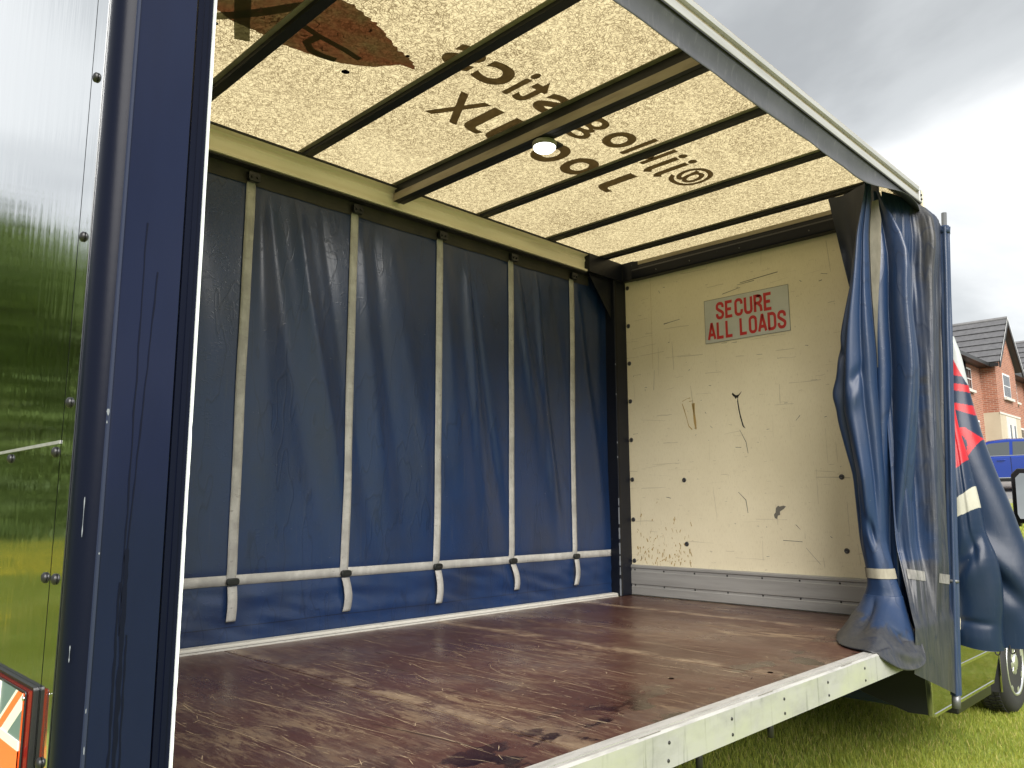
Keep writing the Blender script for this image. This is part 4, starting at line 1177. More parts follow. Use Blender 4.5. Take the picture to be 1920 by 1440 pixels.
# main bright fold, free of the side rail down to the strap, then flaring over the deck edge
def main_fold(u, v):
    z = .19+(2.205-.19)*v
    zt = z
    yl, yr = sinterp(F2L, z, .035), sinterp(F2R, z, .035)
    a = 2*math.pi*u
    cs, sn = math.cos(a), math.sin(a)
    cy, hw = (yl+yr)/2, (yl-yr)/2
    d = .035+.055*sstep(2.2, 1.2, z)-.035*sstep(.8, .3, z)*(1-sstep(.22, .05, z))+.06*sstep(.2, .02, z)
    r = 1+.05*nz(cs*1.6, sn*1.6, z*2.0)
    # creases: a vertical pleat and the knuckle at mid height
    r += -.30*math.exp(-((a-(2.25+.2*math.sin(z*2.3)))/.20)**2)*sstep(.35, .8, z)
    r += .26*math.exp(-((a-(1.62+.15*math.sin(z*1.9+1)))/.26)**2)*(.3+.7*sstep(.3, .7, z))
    r += -.40*math.exp(-((a-.95-.25*(z-1))/.20)**2)*sstep(1.9, 1.4, z)*sstep(.3, .8, z)
    kn = math.exp(-((z-1.02-.16*cs)/.06)**2)*max(0, cs)
    r += .16*kn-.26*math.exp(-((z-1.20-.20*cs)/.040)**2)*max(0, cs)**1.5
    r += .16*math.exp(-((z-1.10+.1*cs)/.05)**2)*math.exp(-((a-1.9)/.35)**2)-.18*math.exp(-((z-1.20+.1*cs)/.035)**2)*math.exp(-((a-1.95)/.3)**2)
    r += -.35*math.exp(-((z-.52+.10*(a-1.6))/.05)**2)*math.exp(-((a-1.9)/.28)**2)
    rr = 1+(r-1)*(.35 if abs(cs) > .9 else 1)
    x = -.6-sn*d*r
    y = cy+cs*hw*rr
    zt += .006*nz(x*8, y*8, z*3)*sstep(.2, .3, z)
    return (x, y, zt)
def main_col(u, v, p):
    z = p[2]
    w = max(0, .75*math.exp(-((u-.12)/.06)**2)*sstep(.5, 1.4, z)*sstep(2.3, 1.5, z)*.3)
    return (w, w, w)
grid('main_fold', main_fold, 96, 260, M_sheetworn, NC, closed=True, colfn=main_col)
# strap band round the main fold
def band_(u, v):
    p = Vector(main_fold(u, (.268+.046*v-.19)/2.015))
    c_ = Vector((-.6, .148, p.z)); d_ = (p-c_); d_.z = 0
    q = p+d_.normalized()*.004
    return (q.x, q.y, .268+.046*v)
grid('fold_strap', band_, 64, 3, M_webtan, NC, closed=True)
# flared foot: rests on the deck inside, tips over the side rail outside
HEM = [(.335, -.66, .008), (.29, -.80, .006), (.23, -.935, .006), (.18, -1.01, .006), (.105, -1.07, .008), (.025, -1.105, .010), (-.014, -1.05, -.028), (-.03, -.965, -.066), (-.038, -.87, -.088), (-.05, -.765, -.092), (-.046, -.67, -.07), (-.0, -.60, .010), (.10, -.52, .008), (.20, -.50, .008), (.29, -.54, .008)]
HEM = [Vector((p[1], p[0], p[2])) for p in HEM]
def loop(pts, u):
    n_ = len(pts); t_ = (u % 1.0)*n_; i = int(t_); f_ = t_-i
    p0, p1, p2, p3 = (pts[(i+k) % n_] for k in (-1, 0, 1, 2))
    return .5*((2*p1)+(p2-p0)*f_+(2*p0-5*p1+4*p2-p3)*f_*f_+(3*p1-p0-3*p2+p3)*f_**3)
def foot(u, v):
    top_ = Vector(main_fold((u*.92+.03*math.sin(2*math.pi*u)) % 1.0, 0.0))
    hm = loop(HEM, u)
    t_ = 1-v
    k = t_**1.9*.75+.25*t_
    q = top_.lerp(hm, k)
    q.z = top_.z+(hm.z-top_.z)*(t_**1.05)
    c_ = Vector((-.62, .14, q.z)); d_ = q-c_; d_.z = 0
    r_ = 1+.10*math.sin(math.pi*t_)*math.sin(u*2*math.pi*2+.6)-.20*math.exp(-((u-.20-.05*t_)/.035)**2)*math.sin(math.pi*min(1, t_*1.1))+.10*math.exp(-((u-.27)/.04)**2)*math.sin(math.pi*t_)
    r_ += -.16*math.exp(-((t_-.62-.5*(u-.45))/.07)**2)*math.exp(-((u-.47)/.10)**2)+.12*math.exp(-((t_-.78-.4*(u-.45))/.08)**2)*math.exp(-((u-.46)/.12)**2)
    r_ += .05*nz(u*9, t_*4, 3)*math.sin(math.pi*min(1, t_*1.02))
    q = c_+d_*r_
    if q.y > .0 and q.z < .007: q.z = .007
    return tuple(q)
def foot_col(u, v, p):
    t_ = 1-v
    w = sstep(.60, .70, t_+.14*nz(u*9, t_*5)+.07*nz(u*40, t_*14)+.25*math.exp(-((u-.08)/.12)**2))*.9
    return (w, w, w)
grid('fold_foot', foot, 140, 70, M_sheetworn, NC, closed=True, colfn=foot_col, solid=.005)
def fseam(u, v):
    p = Vector(foot(u, .46+.03*v)); c_ = Vector((-.62, .14, p.z)); d_ = (p-c_).normalized()
    return tuple(p+d_*.0012)
grid('fold_seam', fseam, 120, 2, M_sheetdark, NC, closed=True)
# dark back flap up by the header
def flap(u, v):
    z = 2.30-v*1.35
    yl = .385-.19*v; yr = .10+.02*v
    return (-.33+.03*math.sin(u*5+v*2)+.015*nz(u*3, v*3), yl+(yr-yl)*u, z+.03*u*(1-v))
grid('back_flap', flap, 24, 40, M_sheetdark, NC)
# tan strap running up between the folds
def tstrap(u, v):
    z = 1.28+(2.13-1.28)*v
    y0 = sinterp(F2R, z)-.004
    w = .006+.05*sstep(1.3, 1.95, z)-.02*sstep(2.0, 2.13, z)
    return (-.555-.004*u, y0+.012-w*u, z)
grid('fold_strap', tstrap, 4, 40, M_webtan, NC)
# middle blue fold
F3R = [(0.085, 2.22), (0.009, 2.035), (-0.05, 1.866), (-0.038, 1.609), (-0.047, 1.337), (-0.049, 1.27), (-0.016, 0.966), (0.019, 0.728), (0.05, 0.472), (0.06, 0.254), (.06, .05)]
F3L = [(0.10, 2.22), (.16, 1.95), (.20, 1.5), (.22, 1.0), (.22, .4), (.2, .05)]
def mid_fold(u, v):
    z = .03+(2.215-.03)*v
    yl, yr = sinterp(F3L, z), sinterp(F3R, z, .09)
    a = 2*math.pi*u; cs, sn = math.cos(a), math.sin(a)
    r = 1+.05*nz(cs*1.5+4, sn*1.5, z*2.1)
    # ridges fanning from the top
    for (a0, w, amp, tw) in ((2.30, .24, .40, .25), (1.80, .17, -.50, .15), (1.40, .20, .22, -.05)):
        r += amp*math.exp(-((a-(a0+tw*(z-1.2)))/w)**2)*sstep(2.4, 2.1, z)*(.4+.6*sstep(.2, .9, z))
    d = .03+.05*sstep(2.2, 1.7, z)
    cy, hw = (yl+yr)/2, (yl-yr)/2
    return (-.44-sn*d*r, cy+cs*hw*(1+(r-1)*(.4 if abs(cs) > .9 else 1)), z)
grid('middle_fold', mid_fold, 96, 200, M_sheet, NC, closed=True)
# worn outer sheet running to the pole
PT, PB = Vector((.0, -.1, 2.154)), Vector((-.25, -.03, -.33))
def pole_at(z):
    k = (z-PB.z)/(PT.z-PB.z); return PB.lerp(PT, k)
SLx = [(-.44, 2.3), (-.45, 1.9), (-.50, 1.2), (-.55, .35), (-.66, .06), (-.70, -.02), (-.74, -.14)]
SLy = [(.06, 2.3), (.10, 1.2), (.08, .4), (-.006, .06), (-.008, -.14)]
def worn(u, v):
    ztop = 2.215-.02*u-.115*u**3.0; zbot = -.125-.165*u
    z = zbot+(ztop-zbot)*v
    P = pole_at(z)
    lx, ly = sinterp(SLx, z), sinterp(SLy, z)
    x = lx+(P.x-lx)*u; y = ly+(P.y-ly)*u
    out = .0
    out += .035*math.sin(math.pi*u)*sstep(-.1, .4, z)
    out += .034*math.sin(u*10.5+.7*math.sin(z*1.4)+.5)*sstep(0, .25, u)*sstep(1.02, .85, u)*sstep(.0, .5, z)
    out += .014*math.sin(u*24+1.5*math.sin(z*1.1+1))*sstep(.15, .35, u)*sstep(1.02, .9, u)
    out += .012*nz(u*7, z*.8, 2)+.007*nz(u*16+z*.6, z*1.4, 6)+.005*nz(u*26, z*5, 9)*sstep(.9, 1.8, z)+.003*nz(u*50, z*3, 4)
    out += .020*math.exp(-((z-1.93-.10*(1-u))/.12)**2)*sstep(.15, .5, u)*sstep(1.0, .7, u)
    out *= 1-.9*sstep(2.08, 2.2, z)
    n_ = Vector((-.55, -.83))
    out = out*(.25+.75*sstep(-.05, .35, z))
    if z < .12: out = math.sqrt(out*out+.0001) if z < .05 else out*(1-sstep(.12, .05, z))+math.sqrt(out*out+.0001)*sstep(.12, .05, z)
    return (x+n_.x*out, y+n_.y*out, z)
def worn_col(u, v, p):
    z = p[2]
    lim = .42-.16*sstep(2.2, 1.4, z)*0
    w = sstep(.40+.08*nz(z*2, 1), .56, u+.07*nz(z*5, u*4)+.04*nz(z*30, u*3))*(.55+.45*sstep(-.3, .35, nz(u*6, z*2.2, 7)))
    if z < .35: w = max(w, sstep(.42, .3, z)*.85)
    w *= 1-.8*sstep(.93, .975, u)
    return (w, w, w)
grid('worn_sheet', worn, 150, 240, M_sheetworn, NC, colfn=worn_col)
def worn_at(u, z):
    ztop = 2.215-.02*u-.115*u**3.0; zbot = -.125-.165*u
    return worn(u, (z-zbot)/(ztop-zbot))
for w0, w1 in ((.05, .40), (.56, .93)):
  def wstrap(u, v, w0=w0, w1=w1):
    uu = w0+(w1-w0)*u
    z = .27-.05*uu+.044*v
    p = worn_at(uu, z)
    return (p[0]-.002, p[1]-.003, p[2])
  grid('sheet_strap', wstrap, 60, 4, M_webdirty, NC)
# tension pole at the curtain's free edge
def sleeve(u, v):
    z = -.29+(2.085+.29)*v
    P = pole_at(z); a = 2*math.pi*u
    r = .0235*(1+.05*math.cos(2*a)+.13*math.cos(5*a+1))*(1-.0*v)+.002*nz(z*3, a)
    if z > 2.03: r *= 1+.18*sstep(2.03, 2.08, z)
    return (P.x+math.cos(a)*r, P.y+math.sin(a)*r, z)
pl = grid('pole_sleeve', sleeve, 40, 90, M_pole, NC, closed=True)
a_, b_ = pole_at(-.345), pole_at(2.17)
cyl('tension_pole', a_, b_, .0135, M_polepin, NC, n=20)
cyl('pole_foot', pole_at(-.352), pole_at(-.285), .0195, M_polepin, NC, n=16)
cyl('pole_collar', pole_at(2.05), pole_at(2.092), .0285, M_pole, NC, n=20, r1=.024)
for z in (.23,):
    cyl('pole_clip', pole_at(z), pole_at(z+.014), .0262, M_polepin, NC, n=16)
# outer printed folds beyond the pole
RED, NVY, WHT = (0.40, 0.010, 0.016), (0.007, 0.018, 0.045), (0.40, 0.42, 0.43)
F6R = [(-0.008, 1.56), (-0.04, 1.462), (-0.061, 1.296), (-0.077, 1.166), (-0.114, 0.958), (-0.154, 0.798), (-0.197, 0.656), (-0.221, 0.569), (-0.251, 0.443), (-0.293, 0.298), (-0.326, 0.14), (-0.315, -0.14)]
F6L = [(.0, 1.56), (.10, 1.3), (.14, .9), (.16, -.14)]
def outer_b(u, v):
    z = -.115+(1.545+.115)*v
    yl, yr = sinterp(F6L, z), sinterp(F6R, z)
    a = 2*math.pi*u; cs, sn = math.cos(a), math.sin(a)
    r = 1+.06*nz(cs*1.4+9, sn*1.4, z*1.6)
    r += .24*math.exp(-((z-.36-.25*(cs+.3))/.09)**2)*max(0, sn)-.20*math.exp(-((z-.22-.3*(cs+.3))/.07)**2)*max(0, sn)+.10*math.exp(-((z-.05+.1*cs)/.07)**2)*max(0, sn)
    d = .02+.10*sstep(1.55, .8, z)
    cy, hw = (yl+yr)/2, (yl-yr)/2
    return (.30-sn*d*r, cy+cs*hw, z+.0)
def col_b(u, v, p):
    y, z = p[1], p[2]
    zz_ = z-.25*y
    if z > 1.434+2.64*y: return WHT
    if zz_ > 1.322: return RED
    if zz_ > 1.277: return NVY
    if zz_ > 1.236: return RED
    if zz_ > 1.165: return NVY
    zq = z-.42*y
    if zq > 1.128: return RED
    if zq > 1.045-.5*abs(y+.05): return NVY
    if ((y+.028)/.03)**2+((z-.925)/.055)**2 < 1: return NVY
    if z > .72-1.9*(y+.0)-.0: return RED if z > .84+(-.042-y)*1.6 else NVY
    if z > .84+(-.042-y)*1.6: return RED
    return NVY
grid('printed_fold', outer_b, 120, 420, M_print, NC, closed=True, colfn=col_b)
F5R = [(-0.030, 1.19), (-0.046, 1.021), (-0.075, 0.877), (-0.096, 0.736), (-0.115, 0.598), (-0.128, 0.461), (-0.151, 0.395), (-0.171, 0.339), (-0.182, 0.215), (-0.180, 0.10), (-0.164, 0.006), (-0.163, -0.12)]
F5L = [(-.02, 1.19), (.06, 1.0), (.09, .4), (.09, -.12)]
def outer_a(u, v):
    z = -.105+(1.185+.105)*v
    yl, yr = sinterp(F5L, z, .04), sinterp(F5R, z, .04)
    a = 2*math.pi*u; cs, sn = math.cos(a), math.sin(a)
    r = 1+.05*nz(cs*1.4+2, sn*1.4, z*1.8)
    r += -.30*math.exp(-((z-.335+.13*cs)/.05)**2)*max(0, sn)*(.4+.6*max(0, -cs+.3))+.16*math.exp(-((z-.25+.10*cs)/.07)**2)*max(0, sn)
    r += -.10*math.exp(-((z-.02)/.018)**2)*max(0, sn)+.07*math.exp(-((z+.05)/.05)**2)
    r += -.12*math.exp(-((a-1.9-.3*z)/.12)**2)*sstep(.2, .5, z)
    d = .015+.085*sstep(1.19, .6, z)
    cy, hw = (yl+yr)/2, (yl-yr)/2
    return (.12-sn*d*r, cy+cs*hw, z+.012*math.sin(cs*2)*(1-v)**6)
def col_a(u, v, p):
    y, z = p[1], p[2]
    if z > .783-.95*(y+.019): return RED
    wt, wb = .623-.9*(y+.011), .531-.56*(y+.003)
    if wb < z < wt: return (.40, .39, .325)
    return NVY
grid('printed_fold', outer_a, 120, 420, M_print, NC, closed=True, colfn=col_a)
def cuff(u, v):
    z = -.104+.004*v
    a = 2*math.pi*u
    p = outer_a(u, 0.0); c_ = Vector((.12, -.04, p[2])); q = c_+(Vector(p)-c_)*(1-.06*v)
    return (q.x, q.y, p[2]-.002+.03*v)
grid('fold_cuff', cuff, 60, 3, M_sheetdark, NC, closed=True)
for (x, y) in ((.07, -.145), (.16, -.19), (.33, -.30)):
    hk = []
    for k in range(9):
        a = math.pi*k/8
        hk.append(Vector((x, y+.012*math.cos(a), -.115-.020*math.sin(a)-(.0 if k else -.02))))
    V, F = [], []
    for i, p in enumerate(hk):
        d_ = (hk[min(8, i+1)]-hk[max(0, i-1)]).normalized(); e1 = Vector((1, 0, 0)); e2 = d_.cross(e1)
        for q in range(6):
            t_ = 2*math.pi*q/6; V.append(p+(e1*math.cos(t_)+e2*math.sin(t_))*.0035)
    for i in range(8):
        for q in range(6): F.append((i*6+q, i*6+(q+1) % 6, i*6+6+(q+1) % 6, i*6+6+q))
    mk('curtain_hook', V, F, M_screw, NC, smooth=True)

# ================================================================== HOUSES
def house(dx, label, left_len):
    """gable wing facing the street (towards -y) with a plain wing beside it; x0 is the gable's near corner"""
    X0, X1, YF, YM, YB = 30.7+dx, 33.8+dx, 6.74, 7.28, 14.2
    G, ZE, ZT = gz(31)-.2+dx*.02, 6.24+dx*.02, 8.12+dx*.02
    ZC = 4.14+dx*.02
    H = empty('house', ((X0+X1)/2, YF+3, G+.2), label=label, cat='house', group='brick houses beyond the road')
    xm = (X0+X1)/2
    # walls: gable wing (brick above, render below) and side wing
    gw = prism('gable_wall', [(X0, ZC), (X1, ZC), (X1, ZE), (xm, ZT-.12), (X0, ZE)], 'y', YF, YF+5, M_brick, H)
    box('rendered_base', X0-.03, X1+.03, YF-.03, YF+5, G, ZC, M_render, H)
    box('string_course', X0-.05, X1+.05, YF-.05, YF-.031, ZC-.06, ZC+.02, M_whitetrim, H)
    XL = X0-left_len
    box('wing_wall', XL, X0-.001, YM, YB, G, ZE-.05, M_brick, H)
    # roofs
    def slope(name, a, b, c_, d_, courses, par):
        """tile courses on the quad a-b (eave) to d-c (ridge)"""
        a, b, c_, d_ = map(Vector, (a, b, c_, d_))
        base = mk(name, [a, b, c_, d_], [(0, 1, 2, 3)], M_tile, par)
        nrm = (b-a).cross(d_-a).normalized()
        if nrm.z < 0: nrm = -nrm
        for k in range(courses):
            t0, t1 = k/courses, (k+1)/courses
            p0, p1, p2, p3 = a.lerp(d_, t0), b.lerp(c_, t0), b.lerp(c_, t1), a.lerp(d_, t1)
            V = [p0+nrm*.055, p1+nrm*.055, p2+nrm*.012, p3+nrm*.012, p0+nrm*.004, p1+nrm*.004]
            mk('tile_course', V, [(0, 1, 2, 3), (4, 5, 1, 0)], M_tile, base)
        return base
    ov = .28
    zl = ZE-.16
    r1 = slope('roof', (X0-ov, YF-.25, zl), (X0-ov, YB, zl), (xm, YB, ZT), (xm, YF-.25, ZT), 7, H)
    r2 = slope('roof', (X1+ov, YF-.25, zl), (X1+ov, YB, zl), (xm, YB, ZT), (xm, YF-.25, ZT), 7, H)
    cyl('ridge_tiles', (xm, YF-.25, ZT+.02), (xm, YB, ZT+.02), .08, M_tile, r1, n=8)
    r3 = slope('roof', (XL, YM-.35, ZE-.18), (X0+.2, YM-.35, ZE-.18), (X0+.2, YM+3.4, ZT), (XL, YM+3.4, ZT), 7, H)
    # fascias, barge boards, gutter
    for (xa, sg) in ((X0-ov, 1), (X1+ov, -1)):
        V = [(xa, YF-.27, zl-.22), (xa, YF-.27, zl+.03), (xm, YF-.27, ZT+.03), (xm, YF-.27, ZT-.24)]
        V += [(p[0], YF-.22, p[2]) for p in V]
        mk('barge_board', V, [(0, 1, 2, 3), (7, 6, 5, 4), (0, 4, 5, 1), (1, 5, 6, 2), (2, 6, 7, 3), (3, 7, 4, 0)], M_fascia, H)
        V2 = [(xa-.012*sg, YF-.275, zl+.01), (xa-.012*sg, YF-.275, zl+.07), (xm, YF-.275, ZT+.07), (xm, YF-.275, ZT+.01)]
        mk('barge_trim', V2, [(0, 1, 2, 3)], M_frame, H)
    box('soffit', XL, X0+.02, YM-.36, YM, ZE-.30, ZE-.27, M_fascia, H)
    box('gutter', XL, X0-.0, YM-.44, YM-.34, ZE-.30, ZE-.16, M_fascia, H)
    box('gutter', X0-ov-.08, X0-ov+.02, YF-.2, YM-.45, ZE-.32, ZE-.18, M_fascia, H)
    cyl('downpipe', (X0-2.25, YM-.06, G+.1), (X0-2.25, YM-.06, ZE-.25), .045, M_fascia, H, n=10)
    # windows
    def window(x0, x1, y, z0, z1, bars=1, surround=None):
        w = box('window', x0, x1, y-.012, y+.05, z0, z1, M_frame, H)
        n_ = 2
        for i in range(n_):
            for j in range(2):
                xa, xb = x0+.05+(x1-x0-.1)*i/n_+.02, x0+.05+(x1-x0-.1)*(i+1)/n_-.02
                za, zb = z0+.05+(z1-z0-.1)*j/2+.02, z0+.05+(z1-z0-.1)*(j+1)/2-.02
                box('pane', xa, xb, y-.02, y-.0125, za, zb, M_glass, w)
        box('window_sill', x0-.1, x1+.1, y-.12, y-.0205, z0-.1, z0-.001, M_whitetrim, w)
        return w
    window(xm-.55, xm+.55, YF-.0005, 4.82+dx*.02, 5.82+dx*.02)
    window(X0-2.0, X0-1.3, YM-.0005, 4.92+dx*.02, 5.78+dx*.02)
    window(X0-1.5, X0-.7, YM-.0005, 2.9+dx*.02, 3.8+dx*.02)
    # pair of tall narrow ground-floor lights in a pale surround
    sr = box('window_surround', xm-.75, xm+.75, YF-.055, YF-.0305, G+.6, ZC-.1, M_whitetrim, H)
    for xa in (xm-.45, xm+.2):
        pn = box('narrow_window', xa, xa+.28, YF-.075, YF-.0555, G+1.0, ZC-.42, M_glass, H)
        box('frame_bar', xa-.03, xa-.001, YF-.08, YF-.0555, G+.98, ZC-.4, M_frame, pn)
    return H
house(0, 'brick house with gable and cream ground floor nearest behind the blue car', 8.5)
house(7.0, 'brick house cut by the right edge of the picture, next along the row', 3.9)

# ================================================================== BLUE CAR
CX, CYC = 25.0, 5.35
cg = gz(CX)+.006
CAR = empty('parked_car', (CX, CYC, cg), label='shiny blue car parked on the road before the brick house', cat='car')
# side outline along the car (u towards its front = +y), height above ground
low = [(-2.2, .45), (-2.25, .75), (-2.1, 1.02), (-1.5, 1.06), (-.4, 1.05), (.9, 1.02), (1.5, .98), (2.05, .86), (2.25, .62), (2.22, .35), (1.9, .28), (-1.9, .28)]
V, F = [], []
n = len(low)
for (t_, k, kz) in ((-1, .97, .985), (-.9, 1., 1.), (-.5, 1.0, 1.01), (0, 1., 1.012), (.5, 1.0, 1.01), (.9, 1., 1.), (1, .97, .985)):
    for (u, z) in low:
        V.append((CX+t_*.9, CYC+u*k*(1-.03*t_*t_), cg+z*kz))
for j in range(6):
    for i in range(n): F.append((j*n+i, j*n+(i+1) % n, (j+1)*n+(i+1) % n, (j+1)*n+i))
F += [tuple(range(n)), tuple(range(7*n-1, 6*n-1, -1))]
body = mk('car_body', V, F, M_carpaint, CAR, bevel=.06, seg=3)
top = [(-1.95, 1.03), (-1.45, 1.45), (-.9, 1.585), (-.2, 1.615), (.35, 1.57), (.75, 1.40), (1.3, 1.0)]
V, F = [], []
n = len(top)
for (t_, hz, ku) in ((-.84, 0, 1), (-.70, .93, .97), (-.6, 1., .97), (0, 1.012, .98), (.6, 1., .97), (.70, .93, .97), (.84, 0, 1)):
    for (u, z) in top:
        if hz == 0: V.append((CX+t_, CYC+u, cg+1.0))
        else: V.append((CX+t_, CYC+u*ku, cg+1.0+(z-1.0)*hz))
for j in range(6):
    for i in range(n-1): F.append((j*n+i, j*n+i+1, (j+1)*n+i+1, (j+1)*n+i))
mk('car_roof', V, F, M_carpaint, CAR, bevel=.03, seg=3)
def sidept(u, z, off=.012):
    hz = (z-1.0)/.6
    return (CX-.84+.14*min(1, hz/.9)-off, CYC+u, cg+z)
for nm, poly in (('side_window', [(-.27, 1.08), (-.27, 1.50), (.28, 1.47), (.62, 1.33), (.98, 1.08)]), ('side_window', [(-.36, 1.08), (-.36, 1.505), (-.9, 1.48), (-1.12, 1.40), (-1.12, 1.08)]), ('side_window', [(-1.2, 1.10), (-1.2, 1.37), (-1.52, 1.18), (-1.55, 1.10)])):
    P = [sidept(u, z) for u, z in poly]; m_ = len(P)
    mk(nm, P+[(p[0]+.02, p[1], p[2]) for p in P], [tuple(range(m_)), tuple(range(2*m_-1, m_-1, -1))]+[(i, (i+1) % m_, m_+(i+1) % m_, m_+i) for i in range(m_)], M_carglass, CAR)
ws = [sidept(u, z, .006) for u, z in ((-1.6, 1.055), (-1.6, 1.075), (1.02, 1.075), (1.02, 1.055))]
mk('window_trim', ws+[(p[0]+.02, p[1], p[2]) for p in ws], [(0, 1, 2, 3), (0, 1, 5, 4), (3, 2, 6, 7)], M_chrome, CAR)
for u in (-.05, -1.0):
    dh = box('door_handle', CX-.945, CX-.905, CYC+u-.11, CYC+u+.11, cg+.90, cg+.935, M_carpaint, CAR, bevel=.012)
for u in (-.31, -1.15, .95):
    box('door_gap', CX-.906, CX-.898, CYC+u-.006, CYC+u+.006, cg+.4, cg+1.02, M_black, CAR)
box('sill_trim', CX-.91, CX-.87, CYC-1.0, CYC+1.0, cg+.25, cg+.36, M_blackplastic, CAR, bevel=.01)
box('sill_line', CX-.915, CX-.905, CYC-.95, CYC+.95, cg+.355, cg+.375, M_chrome, CAR)
cm = box('door_mirror', CX-1.08, CX-.92, CYC+.72, CYC+.82, cg+1.08, cg+1.22, M_carpaint, CAR, bevel=.03)
for u in (-1.35, 1.4):
    for s in (-1, 1):
        w = lathe('car_wheel', [(.2, 0), (.3, -.01), (.335, .03), (.335, .19), (.3, .22), (.2, .2)], (CX+s*.93, CYC+u, cg+.335), (-s, 0, 0), M_tyre, CAR, n=28)
        lathe('rim', [(.0001, .02), (.16, .012), (.21, .0), (.22, .03)], (CX+s*.93, CYC+u, cg+.335), (-s, 0, 0), M_rim, w, n=20)
        if s < 0:
            lathe('wheel_arch', [(.36, 0), (.40, -.006), (.41, .02)], (CX-.90, CYC+u, cg+.335), (1, 0, 0), M_blackplastic, CAR, n=28)
for (u, m_, nm) in ((2.15, M_chrome, 'head_lamp'), (-2.16, M_redlens, 'tail_light')):
    for s in (-1, 1):
        box(nm, CX+s*.7-.16, CX+s*.7+.16, CYC+u-.08, CYC+u+.08, cg+.66, cg+.80, m_, CAR, bevel=.02)

# ================================================================== TREES (seen in the polished rear panel)
def tree_meshes(seed, Ht):
    rd = random.Random(seed)
    V, F = [], []
    tips = []
    def limb(p, d, l, r, lev):
        n_ = 7
        q = p.copy(); prev = None
        for i in range(5):
            rr = r*(1-.14*i)
            e1 = d.orthogonal().normalized(); e2 = d.cross(e1)
            b = len(V)
            for k in range(n_):
                a = 2*math.pi*k/n_; V.append(q+(e1*math.cos(a)+e2*math.sin(a))*rr)
            if prev is not None:
                for k in range(n_): F.append((prev+k, prev+(k+1) % n_, b+(k+1) % n_, b+k))
            prev = b
            if lev >= 1: tips.append(q.copy())
            q = q+d*l/4
            d = (d+Vector((rd.gauss(0, .13), rd.gauss(0, .13), rd.gauss(.03, .06)))).normalized()
            if lev < 2 and i >= (2 if lev == 0 else 1):
                for _ in range(3 if lev == 0 else 2):
                    a = rd.uniform(0, 6.28)
                    nd = (d*.55+Vector((math.cos(a), math.sin(a), rd.uniform(.0, .5)))*.75).normalized()
                    limb(q.copy(), nd, l*rd.uniform(.5, .7), rr*.55, lev+1)
    limb(Vector((0, 0, 0)), Vector((0, 0, 1)), Ht*.62, Ht*.028, 0)
    LV, LF = [], []
    for t_ in tips:
        for _ in range(110):
            c_ = t_+Vector((rd.gauss(0, Ht*.07), rd.gauss(0, Ht*.07), rd.gauss(0, Ht*.06)))
            a = Vector((rd.gauss(0, 1), rd.gauss(0, 1), rd.gauss(0, 1))).normalized(); b = a.orthogonal().normalized()
            s_ = rd.uniform(.07, .16)
            k = len(LV)
            LV += [c_-a*s_, c_+b*s_*.5, c_+a*s_, c_-b*s_*.5]; LF.append((k, k+1, k+2, k+3))
    return (V, F, LV, LF)
protos = []
for sd_, ht in ((5, 10.5), (9, 9.0)):
    protos.append(tree_meshes(sd_, ht))
tmesh = []
spots = [(-19, 41, 0, 1.05), (-15, 36, 1, 1.1), (-11.8, 38, 0, .98), (-8.6, 35, 1, 1.12), (-5, 39, 0, 1.0), (-23, 38, 1, 1.0), (-1, 37, 1, 1.0), (-13.4, 44, 1, 1.35), (-9.5, 45, 0, 1.15)]
for i, (x, y, k, s_) in enumerate(spots):
    tr = empty('broadleaf_tree', (x, y, -.8), label='leafy green tree in the row mirrored in the polished rear panel', cat='tree', group='trees behind the meadow')
    tr.rotation_euler = (0, 0, i*1.3); tr.scale = (s_, s_, s_)
    if len(tmesh) <= k or tmesh[k] is None:
        while len(tmesh) <= k: tmesh.append(None)
        V, F, LV, LF = protos[k]
        a = mk('trunk', V, F, M_bark, tr, smooth=True, loc=(0, 0, 0)); b = mk('crown', LV, LF, M_leaf, tr, loc=(0, 0, 0))
        tmesh[k] = (a, b)
    else:
        for o in tmesh[k]: copy_obj(o, tr)
# hedge filling the foot of the tree row
V, F = [], []
rd = random.Random(2)
for _ in range(48000):
    x = rd.uniform(-30, 4); y = 34.5+rd.gauss(0, 1.2); z = -.8+abs(rd.gauss(0, 3.0))*(1+.5*nz(x*.4))
    a = Vector((rd.gauss(0, 1), rd.gauss(0, 1), rd.gauss(0, 1))).normalized(); b = a.orthogonal().normalized(); s_ = rd.uniform(.16, .34)
    c_ = Vector((x, y, z)); k = len(V)
    V += [c_-a*s_, c_+b*s_*.5, c_+a*s_, c_-b*s_*.5]; F.append((k, k+1, k+2, k+3))
tag(mk('hedge', V, F, M_leaf), 'low green undergrowth along the foot of the tree row', 'hedge', None, 'stuff')

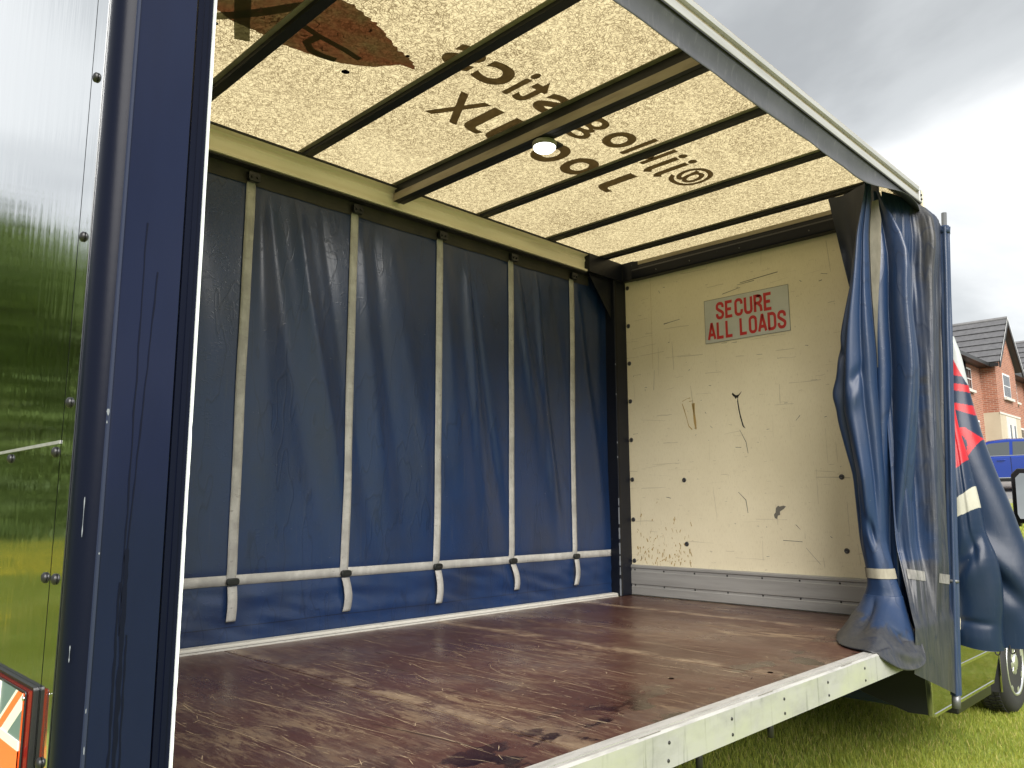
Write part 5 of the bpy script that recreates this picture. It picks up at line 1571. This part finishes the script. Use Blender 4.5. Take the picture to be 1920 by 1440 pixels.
# ================================================================== GRASS AND FLOWERS
def blades(name, n_, region, hr, wr, seed, label, cols, keep=None):
    rd = random.Random(seed)
    V, F, C = [], [], []
    for _ in range(n_):
        x, y = rd.uniform(*region[0]), rd.uniform(*region[1])
        if keep and not keep(x, y): continue
        z = gz(x)
        h_ = rd.uniform(*hr)*(1+.35*nz(x*2.3, y*2.3)); w = rd.uniform(*wr)
        a = rd.uniform(0, 6.283); ln_ = rd.uniform(.15, .75)*h_; b = rd.uniform(0, 6.283)
        dx, dy = math.cos(a)*w, math.sin(a)*w
        lx, ly = math.cos(b)*ln_, math.sin(b)*ln_
        k = len(V)
        V += [(x-dx, y-dy, z-.004), (x+dx, y+dy, z-.004), (x+dx*.7+lx*.35, y+dy*.7+ly*.35, z+h_*.6), (x-dx*.7+lx*.35, y-dy*.7+ly*.35, z+h_*.6), (x+lx, y+ly, z+h_)]
        F += [(k, k+1, k+2, k+3), (k+3, k+2, k+4)]
        t_ = rd.random(); q = nz(x*1.1, y*1.1, 5)*.5+.5
        c0, c1 = cols[0], cols[1]
        c_ = [c0[i]+(c1[i]-c0[i])*(.55*t_+.45*q) for i in range(3)]
        if rd.random() < .08: c_ = list(cols[2])
        C += [(*c_, 1)]*5
    o = mk(name, V, F, M_blade)
    at = o.data.color_attributes.new('Col', 'FLOAT_COLOR', 'POINT')
    at.data.foreach_set('color', [q for c_ in C for q in c_])
    return tag(o, label, 'grass', None, 'stuff')
LC = ((0.16, 0.26, 0.035), (0.50, 0.50, 0.085), (0.62, 0.52, 0.2))
blades('lawn_grass', 85000, ((-1.4, 2.8), (-.9, 1.7)), (.02, .045), (.0013, .0024), 11, 'short mown grass beside and under the truck', LC)
blades('lawn_grass', 50000, ((2.4, 7), (-1.2, 2.4)), (.03, .06), (.002, .004), 12, 'short mown grass by the front wheel and beyond', LC)
blades('lawn_grass', 26000, ((6, 21), (-1, 6.5)), (.04, .08), (.006, .012), 13, 'grass rising towards the road beyond the truck', LC)
MC = ((0.11, 0.17, 0.018), (0.24, 0.27, 0.03), (0.34, 0.27, 0.06))
blades('meadow_grass', 60000, ((-20, 0), (4.6, 34)), (.12, .32), (.008, .018), 14, 'long meadow grass seen only in the polished rear panel', MC, keep=lambda x, y: -4.15-.75*(y+1)*.7 < x < -3.6)
V, F = [], []
rd = random.Random(21)
for _ in range(7500):
    y = 4.8+29*rd.random()**1.7; x = rd.uniform(-4.15-.45*y, -3.8-.02*y)
    if nz(x*.5, y*.22, 3) < .02: continue
    z = gz(x)+rd.uniform(.20, .30); r_ = rd.uniform(.016, .030); k = len(V)
    tl_x, tl_y = rd.gauss(0, .3), rd.gauss(0, .3)
    for q in range(6):
        a = 6.283*q/6; px, py = r_*math.cos(a), r_*math.sin(a)
        V.append((x+px, y+py, z+px*tl_x+py*tl_y))
    F += [tuple(range(k, k+6))]
tag(mk('meadow_flowers', V, F, M_flower), 'scattered yellow meadow flowers seen in the polished rear panel', 'flowers', None, 'stuff')
